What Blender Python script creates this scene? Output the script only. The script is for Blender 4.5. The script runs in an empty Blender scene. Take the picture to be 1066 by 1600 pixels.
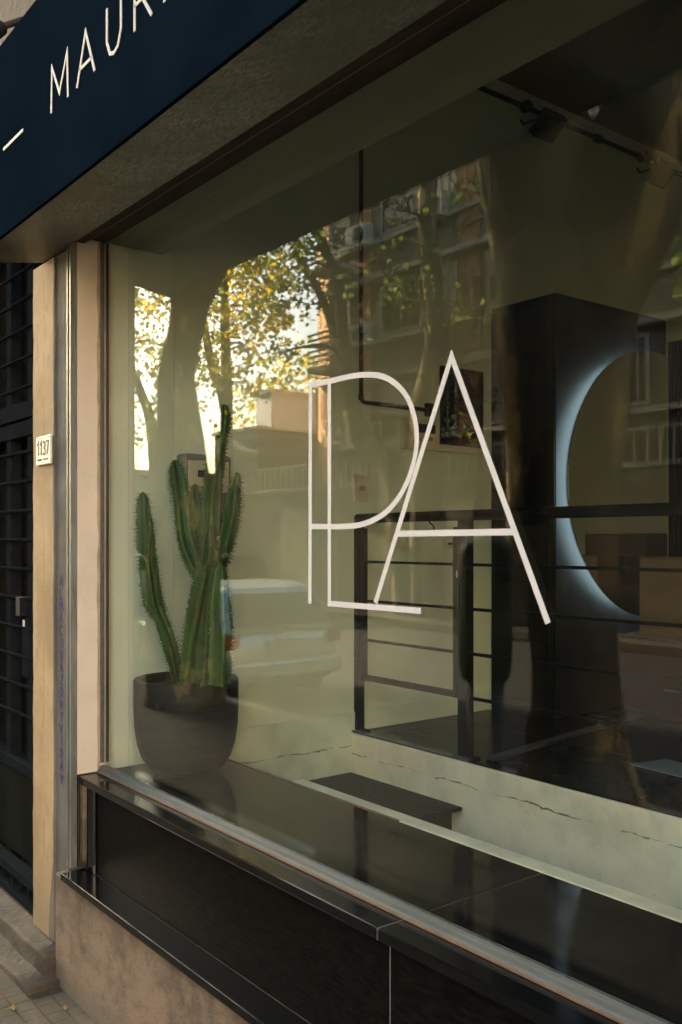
import bpy, bmesh, math, random
import numpy as np
from mathutils import Vector, noise as mnoise
random.seed(7); np.random.seed(7)
R = math.radians
C = bpy.context.scene.collection
scn = bpy.context.scene

# ------------------------------------------------------------------ camera, sky, sun, exposure
CAM_Y, CAM_Z, F = -1.41, 1.60, 1452.0
cam = bpy.data.objects.new('camera', bpy.data.cameras.new('camera')); C.objects.link(cam)
cam.location = (0, CAM_Y, CAM_Z); cam.rotation_euler = (R(90), 0, R(52))
cam.data.sensor_fit = 'VERTICAL'; cam.data.sensor_height = 36; cam.data.sensor_width = 24
cam.data.lens = F / 1600 * 36; cam.data.shift_y = 45 / 1600
cam.data.clip_start = 0.05; cam.data.clip_end = 600
cam.data.dof.use_dof = True; cam.data.dof.focus_distance = 2.9; cam.data.dof.aperture_fstop = 5.6
scn.camera = cam

SUN_AZ, SUN_EL = (-1.0, 0.16), 17.0            # the sun stands low down the street
world = bpy.data.worlds.new("World"); scn.world = world; world.use_nodes = True
wn = world.node_tree.nodes; wl = world.node_tree.links
for n in list(wn): wn.remove(n)
sky = wn.new('ShaderNodeTexSky'); sky.sky_type = 'NISHITA'; sky.sun_disc = False
sky.sun_elevation = R(SUN_EL); sky.sun_rotation = math.atan2(SUN_AZ[0], SUN_AZ[1])
sky.air_density = 1.0; sky.dust_density = 4.5; sky.ozone_density = 1.0
bg = wn.new('ShaderNodeBackground'); bg.inputs[1].default_value = 0.15
wo = wn.new('ShaderNodeOutputWorld'); tint = wn.new('ShaderNodeMix'); tint.data_type = 'RGBA'; tint.blend_type = 'MULTIPLY'; tint.inputs[0].default_value = 1; tint.inputs[7].default_value = (.97, .97, .89, 1)
wl.new(sky.outputs[0], tint.inputs[6]); wl.new(tint.outputs[2], bg.inputs[0]); wl.new(bg.outputs[0], wo.inputs[0])
sl = bpy.data.lights.new('sun', 'SUN'); sl.energy = 4.2; sl.angle = R(0.5); sl.color = (1.0, 0.80, 0.55)
so = bpy.data.objects.new('sun', sl); C.objects.link(so)
sd = Vector((SUN_AZ[0], SUN_AZ[1], 0)).normalized() * math.cos(R(SUN_EL)) + Vector((0, 0, math.sin(R(SUN_EL))))
so.rotation_euler = sd.to_track_quat('Z', 'Y').to_euler(); so.location = sd * 60
scn.view_settings.view_transform = 'Standard'; scn.view_settings.look = 'None'
scn.view_settings.exposure = 3.18; scn.view_settings.gamma = 1
scn.cycles.max_bounces = 12; scn.cycles.transparent_max_bounces = 16; scn.cycles.glossy_bounces = 6
scn.cycles.diffuse_bounces = 6

# ------------------------------------------------------------------ sight lines: a direction of view met with a real plane
def ray(u, v):
    k = (u - 533) / F
    return (-.788 + .6157 * k, .6157 + .788 * k, (845 - v) / F)
def on_y(u, v, Y):
    r = ray(u, v); t = (Y - CAM_Y) / r[1]
    return Vector((r[0] * t, Y, CAM_Z + r[2] * t))
def on_x(u, v, X):
    r = ray(u, v); t = X / r[0]
    return Vector((X, CAM_Y + r[1] * t, CAM_Z + r[2] * t))
def street(u, v, Y):                          # a point Y metres out in the street, seen mirrored in the shop window
    p = on_y(u, v, Y); return Vector((p.x, -Y, p.z))

# ------------------------------------------------------------------ materials
def ramp(nt, stops):
    r = nt.nodes.new('ShaderNodeValToRGB'); e = r.color_ramp.elements
    e[0].position, e[0].color = stops[0][0], (*stops[0][1], 1)
    e[1].position, e[1].color = stops[-1][0], (*stops[-1][1], 1)
    for p, c in stops[1:-1]:
        x = e.new(p); x.color = (*c, 1)
    return r
def base_mat(name):
    m = bpy.data.materials.new(name); m.use_nodes = True
    nt = m.node_tree; b = nt.nodes['Principled BSDF']
    return m, nt, b
def mat(name, col, rough=.6, metal=0, var=.25, scale=6, bump=.0, bscale=60, spec=.5, stretch=None, dark=None, rvar=.12, detail=8):
    """surface whose colour wanders between two related tones, with matching roughness wander and fine relief"""
    m, nt, b = base_mat(name)
    tc = nt.nodes.new('ShaderNodeTexCoord'); mp = nt.nodes.new('ShaderNodeMapping')
    nt.links.new(tc.outputs['Object'], mp.inputs[0])
    if stretch: mp.inputs['Scale'].default_value = stretch
    n = nt.nodes.new('ShaderNodeTexNoise'); n.inputs['Scale'].default_value = scale; n.inputs['Detail'].default_value = detail
    n.inputs['Roughness'].default_value = .62
    nt.links.new(mp.outputs[0], n.inputs['Vector'])
    d = dark or tuple(c * (1 - var) for c in col); l = tuple(min(1, c * (1 + var * .6)) for c in col)
    r = ramp(nt, [(.3, d), (.52, col), (.75, l)]); nt.links.new(n.outputs[0], r.inputs[0])
    nt.links.new(r.outputs[0], b.inputs['Base Color'])
    mr = nt.nodes.new('ShaderNodeMapRange'); mr.inputs['To Min'].default_value = max(.02, rough - rvar); mr.inputs['To Max'].default_value = min(1, rough + rvar)
    nt.links.new(n.outputs[0], mr.inputs[0]); nt.links.new(mr.outputs[0], b.inputs['Roughness'])
    b.inputs['Metallic'].default_value = metal; b.inputs['Specular IOR Level'].default_value = spec
    if bump:
        n2 = nt.nodes.new('ShaderNodeTexNoise'); n2.inputs['Scale'].default_value = bscale; n2.inputs['Detail'].default_value = 6
        nt.links.new(mp.outputs[0], n2.inputs['Vector'])
        bp = nt.nodes.new('ShaderNodeBump'); bp.inputs['Strength'].default_value = bump; bp.inputs['Distance'].default_value = .01
        nt.links.new(n2.outputs[0], bp.inputs['Height']); nt.links.new(bp.outputs[0], b.inputs['Normal'])
    return m
def math_node(nt, op, a, b=None):
    n = nt.nodes.new('ShaderNodeMath'); n.operation = op
    for i, x in enumerate((a, b)):
        if x is None: continue
        if isinstance(x, (int, float)): n.inputs[i].default_value = x
        else: nt.links.new(x, n.inputs[i])
    return n.outputs[0]
def mixc(nt, fac, a, b):
    n = nt.nodes.new('ShaderNodeMix'); n.data_type = 'RGBA'
    for s, x in ((n.inputs[0], fac), (n.inputs[6], a), (n.inputs[7], b)):
        if isinstance(x, tuple): s.default_value = (*x, 1)
        elif isinstance(x, (int, float)): s.default_value = x
        else: nt.links.new(x, s)
    return n.outputs[2]
def coords(nt):
    tc = nt.nodes.new('ShaderNodeTexCoord'); sp = nt.nodes.new('ShaderNodeSeparateXYZ')
    nt.links.new(tc.outputs['Object'], sp.inputs[0]); return tc.outputs['Object'], sp.outputs
def noise(nt, vec, scale, detail=6, rough=.6):
    n = nt.nodes.new('ShaderNodeTexNoise'); n.inputs['Scale'].default_value = scale; n.inputs['Detail'].default_value = detail
    n.inputs['Roughness'].default_value = rough; nt.links.new(vec, n.inputs['Vector']); return n.outputs[0]
def step(nt, x, lo, hi):
    m = nt.nodes.new('ShaderNodeMapRange'); m.interpolation_type = 'SMOOTHSTEP'
    m.inputs['From Min'].default_value = lo; m.inputs['From Max'].default_value = hi
    nt.links.new(x, m.inputs[0]); return m.outputs[0]

def glass_mat():
    m = bpy.data.materials.new('window_glass'); m.use_nodes = True; nt = m.node_tree
    for n in list(nt.nodes): nt.nodes.remove(n)
    o = nt.nodes.new('ShaderNodeOutputMaterial'); mx = nt.nodes.new('ShaderNodeMixShader')
    tr = nt.nodes.new('ShaderNodeBsdfTransparent'); gl = nt.nodes.new('ShaderNodeBsdfGlossy'); fr = nt.nodes.new('ShaderNodeFresnel')
    tr.inputs[0].default_value = (.955, .965, .94, 1)
    gl.inputs['Roughness'].default_value = 0.0; gl.inputs[0].default_value = (1, 1, 1, 1)
    g = nt.nodes.new('ShaderNodeNewGeometry')
    ior = nt.nodes.new('ShaderNodeMapRange'); ior.inputs['To Min'].default_value = 1.5; ior.inputs['To Max'].default_value = 1 / 1.5
    nt.links.new(g.outputs['Backfacing'], ior.inputs[0]); nt.links.new(ior.outputs[0], fr.inputs['IOR'])
    # the pane is very slightly wavy
    tc = nt.nodes.new('ShaderNodeTexCoord'); n = nt.nodes.new('ShaderNodeTexNoise'); n.inputs['Scale'].default_value = 1.3; n.inputs['Detail'].default_value = 1
    nt.links.new(tc.outputs['Object'], n.inputs['Vector'])
    bp = nt.nodes.new('ShaderNodeBump'); bp.inputs['Strength'].default_value = .05; bp.inputs['Distance'].default_value = .01
    nt.links.new(n.outputs[0], bp.inputs['Height']); nt.links.new(bp.outputs[0], gl.inputs['Normal'])
    # dust film: very thin, scattered
    df = nt.nodes.new('ShaderNodeBsdfDiffuse'); df.inputs[0].default_value = (.5, .55, .5, 1)
    n3 = nt.nodes.new('ShaderNodeTexNoise'); n3.inputs['Scale'].default_value = 3; n3.inputs['Detail'].default_value = 10
    nt.links.new(tc.outputs['Object'], n3.inputs['Vector'])
    mr = nt.nodes.new('ShaderNodeMapRange'); mr.inputs['From Min'].default_value = .4; mr.inputs['To Min'].default_value = .001; mr.inputs['To Max'].default_value = .008
    nt.links.new(n3.outputs[0], mr.inputs[0])
    m2 = nt.nodes.new('ShaderNodeMixShader'); nt.links.new(mr.outputs[0], m2.inputs[0]); nt.links.new(tr.outputs[0], m2.inputs[1]); nt.links.new(df.outputs[0], m2.inputs[2])
    nt.links.new(fr.outputs[0], mx.inputs[0]); nt.links.new(m2.outputs[0], mx.inputs[1]); nt.links.new(gl.outputs[0], mx.inputs[2])
    nt.links.new(mx.outputs[0], o.inputs[0]); return m

def granite_mat():
    m, nt, b = base_mat('black_granite'); v, s = coords(nt)
    n = noise(nt, v, 260, 3); n2 = noise(nt, v, 5, 8)
    sp = step(nt, n, .66, .74)
    c = mixc(nt, sp, (.003, .0035, .004), (.018, .019, .018)); nt.links.new(c, b.inputs['Base Color'])
    mr = nt.nodes.new('ShaderNodeMapRange'); mr.inputs['From Min'].default_value = .35; mr.inputs['From Max'].default_value = .7
    mr.inputs['To Min'].default_value = .04; mr.inputs['To Max'].default_value = .16
    nt.links.new(n2, mr.inputs[0]); nt.links.new(mr.outputs[0], b.inputs['Roughness']); b.inputs['Specular IOR Level'].default_value = .32
    return m
def panel_mat():                                # honed black slabs with a woven saw mark
    m, nt, b = base_mat('honed_black_slab'); v, s = coords(nt)
    mp = nt.nodes.new('ShaderNodeMapping'); mp.inputs['Scale'].default_value = (8, 8, 60); nt.links.new(v, mp.inputs[0])
    n = noise(nt, mp.outputs[0], 3, 8); n2 = noise(nt, v, 300, 2)
    c = mixc(nt, step(nt, n, .35, .65), (.0025, .0024, .0022), (.010, .0085, .007)); c = mixc(nt, step(nt, n2, .7, .76), c, (.03, .028, .024)); b.inputs['Specular IOR Level'].default_value = .03
    nt.links.new(c, b.inputs['Base Color']); b.inputs['Roughness'].default_value = .4
    return m
def stucco_mat():
    m, nt, b = base_mat('stained_stucco'); v, s = coords(nt)
    n1 = noise(nt, v, 4, 10, .7); n2 = noise(nt, v, 22, 8, .7); n3 = noise(nt, v, 1.6, 4)
    c = mixc(nt, step(nt, n1, .33, .62), (.085, .06, .036), (.245, .165, .105)); c = mixc(nt, math_node(nt, 'MULTIPLY', step(nt, n2, .48, .66), .6), c, (.11, .08, .052))
    low = step(nt, s[2], .16, .0); low = math_node(nt, 'MULTIPLY', low, math_node(nt, 'ADD', n1, .25))
    c = mixc(nt, low, c, (.15, .12, .08)); c = mixc(nt, step(nt, n3, .58, .68), c, (.42, .33, .22))
    nt.links.new(c, b.inputs['Base Color']); b.inputs['Roughness'].default_value = .88
    bp = nt.nodes.new('ShaderNodeBump'); bp.inputs['Strength'].default_value = .6; bp.inputs['Distance'].default_value = .008
    nt.links.new(noise(nt, v, 90, 8, .75), bp.inputs['Height']); nt.links.new(bp.outputs[0], b.inputs['Normal'])
    return m
def pillar_mat():                               # ochre paint whose ragged edge gives way to bare grey render
    m, nt, b = base_mat('ochre_and_grey_paint'); v, s = coords(nt)
    mp = nt.nodes.new('ShaderNodeMapping'); mp.inputs['Scale'].default_value = (1, 1, .35); nt.links.new(v, mp.inputs[0])
    w = noise(nt, mp.outputs[0], 9, 6, .65); w2 = noise(nt, v, 3, 8)
    edge = math_node(nt, 'ADD', s[0], math_node(nt, 'MULTIPLY', math_node(nt, 'SUBTRACT', w, .5), .06))
    low = math_node(nt, 'MULTIPLY', step(nt, s[2], .55, .1), .05); edge = math_node(nt, 'ADD', edge, low)
    k = step(nt, edge, -3.404, -3.400)
    oc = mixc(nt, step(nt, w2, .3, .7), (.34, .215, .095), (.52, .35, .175)); gr = mixc(nt, step(nt, w2, .3, .7), (.07, .062, .05), (.18, .16, .13))
    chips = step(nt, noise(nt, v, 70, 6, .7), .70, .72)
    oc = mixc(nt, math_node(nt, 'MULTIPLY', chips, .8), oc, (.12, .08, .05))
    # a broken vertical crack down the ochre face
    cr = math_node(nt, 'ABSOLUTE', math_node(nt, 'ADD', s[0], math_node(nt, 'ADD', 3.50, math_node(nt, 'MULTIPLY', math_node(nt, 'SUBTRACT', w, .5), .03))))
    ck = math_node(nt, 'MULTIPLY', step(nt, cr, .0022, .0008), step(nt, noise(nt, v, 6, 3), .50, .55))
    oc = mixc(nt, ck, oc, (.06, .04, .03))
    grime = math_node(nt, 'MULTIPLY', step(nt, s[2], .45, .1), w2)
    sp = math_node(nt, 'MULTIPLY', step(nt, noise(nt, mp.outputs[0], 26, 8, .75), .56, .64), .55); oc = mixc(nt, sp, oc, (.24, .17, .09)); c = mixc(nt, k, oc, gr); c = mixc(nt, grime, c, (.16, .12, .07))
    nt.links.new(c, b.inputs['Base Color']); b.inputs['Roughness'].default_value = .82
    bp = nt.nodes.new('ShaderNodeBump'); bp.inputs['Strength'].default_value = .5; bp.inputs['Distance'].default_value = .006
    nt.links.new(noise(nt, v, 60, 8, .7), bp.inputs['Height']); nt.links.new(bp.outputs[0], b.inputs['Normal'])
    return m
def riser_mat(name, z0, axis, col, dirt):       # painted masonry with one ragged horizontal crack
    m, nt, b = base_mat(name); v, s = coords(nt)
    n = noise(nt, v, 5, 9, .65); f = noise(nt, v, 26, 8, .7); big = noise(nt, v, 1.7, 5)
    line = math_node(nt, 'ADD', s[2], math_node(nt, 'ADD', -z0, math_node(nt, 'MULTIPLY', math_node(nt, 'SUBTRACT', noise(nt, v, 7, 8, .7), .5), .05)))
    d = math_node(nt, 'ABSOLUTE', line)
    wid = math_node(nt, 'MULTIPLY', math_node(nt, 'MAXIMUM', math_node(nt, 'SUBTRACT', noise(nt, v, 16, 7, .7), .40), .0), .015)
    k = math_node(nt, 'GREATER_THAN', wid, d); k = math_node(nt, 'MULTIPLY', k, step(nt, noise(nt, v, 6.3, 4), .42, .52))
    c = mixc(nt, step(nt, n, .3, .6), tuple(x * .78 for x in col), col); c = mixc(nt, step(nt, f, .60, .78), c, dirt)
    c = mixc(nt, math_node(nt, 'MULTIPLY', step(nt, big, .5, .7), .5), c, tuple(x * .6 for x in col))
    c = mixc(nt, math_node(nt, 'MULTIPLY', k, .8), c, (.06, .045, .03))
    nt.links.new(c, b.inputs['Base Color']); b.inputs['Roughness'].default_value = .75
    bp = nt.nodes.new('ShaderNodeBump'); bp.inputs['Strength'].default_value = .35; bp.inputs['Distance'].default_value = .006
    nt.links.new(n, bp.inputs['Height']); nt.links.new(bp.outputs[0], b.inputs['Normal'])
    return m
def pavement_mat():
    m, nt, b = base_mat('pavement_tiles'); v, s = coords(nt)
    def grid(x, step_, w):
        f = math_node(nt, 'FRACT', math_node(nt, 'DIVIDE', x, step_)); f = math_node(nt, 'ABSOLUTE', math_node(nt, 'SUBTRACT', f, .5))
        return math_node(nt, 'SUBTRACT', 1.0, step(nt, math_node(nt, 'SUBTRACT', .5, f), w * .4, w))
    wob = math_node(nt, 'MULTIPLY', math_node(nt, 'SUBTRACT', noise(nt, v, 9, 3), .5), .006)
    gx = grid(math_node(nt, 'ADD', s[0], wob), .067, .05); gy = grid(math_node(nt, 'ADD', s[1], wob), .067, .05)
    big = math_node(nt, 'MAXIMUM', grid(s[0], .402, .022), grid(s[1], .402, .022))
    g = math_node(nt, 'MAXIMUM', math_node(nt, 'MAXIMUM', gx, gy), big)
    n1 = noise(nt, v, 3, 10, .7); n2 = noise(nt, v, 14, 10, .7); cover = step(nt, n1, .46, .56)
    g = math_node(nt, 'MULTIPLY', g, math_node(nt, 'SUBTRACT', 1.0, math_node(nt, 'MULTIPLY', cover, .85)))
    c = mixc(nt, n2, (.022, .018, .010), (.085, .066, .037)); c = mixc(nt, math_node(nt, 'MULTIPLY', cover, .7), c, (.095, .075, .045))
    c = mixc(nt, math_node(nt, 'MULTIPLY', g, .8), c, (.02, .016, .01))
    nt.links.new(c, b.inputs['Base Color']); b.inputs['Roughness'].default_value = .85
    h = math_node(nt, 'SUBTRACT', math_node(nt, 'MULTIPLY', n2, .6), g)
    bp = nt.nodes.new('ShaderNodeBump'); bp.inputs['Strength'].default_value = .8; bp.inputs['Distance'].default_value = .006
    nt.links.new(h, bp.inputs['Height']); nt.links.new(bp.outputs[0], b.inputs['Normal'])
    return m
def bark_mat(k=1.0, name='mottled_plane_bark'):
    m, nt, b = base_mat(name); g_ = lambda *c: tuple(x * k for x in c); v, s = coords(nt)
    mp = nt.nodes.new('ShaderNodeMapping'); mp.inputs['Scale'].default_value = (1, 1, .45); nt.links.new(v, mp.inputs[0])
    a = noise(nt, mp.outputs[0], 3.2, 4, .55); c2 = noise(nt, mp.outputs[0], 7.5, 6, .6); f = noise(nt, v, 30, 8, .7)
    c = mixc(nt, step(nt, a, .47, .50), g_(.045, .036, .02), g_(.095, .075, .042))
    c = mixc(nt, step(nt, a, .59, .61), c, g_(.27, .20, .075)); c = mixc(nt, step(nt, c2, .60, .63), c, g_(.05, .042, .026)); b.inputs['Specular IOR Level'].default_value = .1
    c = mixc(nt, math_node(nt, 'MULTIPLY', f, .5), c, g_(.03, .024, .015))
    nt.links.new(c, b.inputs['Base Color']); b.inputs['Roughness'].default_value = .85
    bp = nt.nodes.new('ShaderNodeBump'); bp.inputs['Strength'].default_value = .6; bp.inputs['Distance'].default_value = .02
    nt.links.new(a, bp.inputs['Height']); nt.links.new(bp.outputs[0], b.inputs['Normal'])
    return m
def leaf_mat(name='plane_leaves', mixv=.62, kr=1.0):
    m = bpy.data.materials.new(name); m.use_nodes = True; nt = m.node_tree
    for n in list(nt.nodes): nt.nodes.remove(n)
    tc = nt.nodes.new('ShaderNodeTexCoord')
    n = nt.nodes.new('ShaderNodeTexNoise'); n.inputs['Scale'].default_value = 1.1; n.inputs['Detail'].default_value = 6; nt.links.new(tc.outputs['Object'], n.inputs['Vector'])
    r = ramp(nt, [(.38, (.03, .055, .014)), (.55, (.07, .085, .016)), (.72, (.16, .12, .02))]); nt.links.new(n.outputs[0], r.inputs[0])
    r2 = ramp(nt, [(.38, (.20 * kr, .30 * min(1, kr * 1.3), .035)), (.52, (.55 * kr, .48 * min(1, kr * 1.4), .06)), (.66, (.90 * kr, .62 * min(1, kr * 1.5), .10))]); nt.links.new(n.outputs[0], r2.inputs[0])
    d = nt.nodes.new('ShaderNodeBsdfDiffuse'); t = nt.nodes.new('ShaderNodeBsdfTranslucent')
    nt.links.new(r.outputs[0], d.inputs[0]); nt.links.new(r2.outputs[0], t.inputs[0])
    mx = nt.nodes.new('ShaderNodeMixShader'); mx.inputs[0].default_value = mixv; o = nt.nodes.new('ShaderNodeOutputMaterial')
    nt.links.new(d.outputs[0], mx.inputs[1]); nt.links.new(t.outputs[0], mx.inputs[2]); nt.links.new(mx.outputs[0], o.inputs[0]); return m
def sign_edge_mat():                            # brushed, blotchy zinc sheet under the sign box
    m, nt, b = base_mat('blotchy_zinc'); v, s = coords(nt)
    mp = nt.nodes.new('ShaderNodeMapping'); mp.inputs['Scale'].default_value = (22, 90, 22); mp.inputs['Rotation'].default_value = (0, 0, R(38)); nt.links.new(v, mp.inputs[0])
    n = noise(nt, mp.outputs[0], 2.2, 8, .7); n2 = noise(nt, v, 3.5, 6)
    c = mixc(nt, step(nt, n, .30, .70), (.02, .02, .016), (.40, .41, .33)); c = mixc(nt, math_node(nt, 'MULTIPLY', step(nt, n2, .35, .65), .7), c, (.10, .09, .065))
    nt.links.new(c, b.inputs['Base Color']); b.inputs['Metallic'].default_value = .15
    mr = nt.nodes.new('ShaderNodeMapRange'); mr.inputs['To Min'].default_value = .28; mr.inputs['To Max'].default_value = .6
    nt.links.new(n, mr.inputs[0]); nt.links.new(mr.outputs[0], b.inputs['Roughness'])
    return m
def cactus_mat():
    m, nt, b = base_mat('cactus_skin'); v, s = coords(nt)
    at = nt.nodes.new('ShaderNodeVertexColor'); at.layer_name = 'rib'
    n = noise(nt, v, 14, 6); n2 = noise(nt, v, 45, 5)
    c = mixc(nt, n, (.005, .034, .009), (.024, .105, .016)); c = mixc(nt, math_node(nt, 'MULTIPLY', at.outputs[0], .75), c, (.10, .20, .03))
    c = mixc(nt, step(nt, n2, .60, .68), c, (.08, .075, .035)); c = mixc(nt, math_node(nt, 'MULTIPLY', step(nt, noise(nt, v, 9, 8, .75), .55, .62), .8), c, (.075, .062, .035)); b.inputs['Specular IOR Level'].default_value = .3
    nt.links.new(c, b.inputs['Base Color']); b.inputs['Roughness'].default_value = .42
    return m
def pot_mat():
    m, nt, b = base_mat('charcoal_concrete'); v, s = coords(nt)
    mp = nt.nodes.new('ShaderNodeMapping'); mp.inputs['Scale'].default_value = (1, 1, 3.5); nt.links.new(v, mp.inputs[0])
    n = noise(nt, mp.outputs[0], 8, 10, .7); n2 = noise(nt, v, 60, 8, .7)
    c = mixc(nt, step(nt, n, .32, .68), (.007, .008, .007), (.024, .026, .021)); c = mixc(nt, step(nt, n2, .58, .75), c, (.048, .048, .04)); b.inputs['Specular IOR Level'].default_value = .25
    nt.links.new(c, b.inputs['Base Color']); b.inputs['Roughness'].default_value = .62
    bp = nt.nodes.new('ShaderNodeBump'); bp.inputs['Strength'].default_value = .25; bp.inputs['Distance'].default_value = .004
    nt.links.new(n2, bp.inputs['Height']); nt.links.new(bp.outputs[0], b.inputs['Normal']); return m
def plain(name, col, rough=.5, metal=0, emit=0):
    m, nt, b = base_mat(name); b.inputs['Base Color'].default_value = (*col, 1); b.inputs['Roughness'].default_value = rough
    b.inputs['Metallic'].default_value = metal
    if emit: b.inputs['Emission Color'].default_value = (*col, 1); b.inputs['Emission Strength'].default_value = emit
    return m

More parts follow.
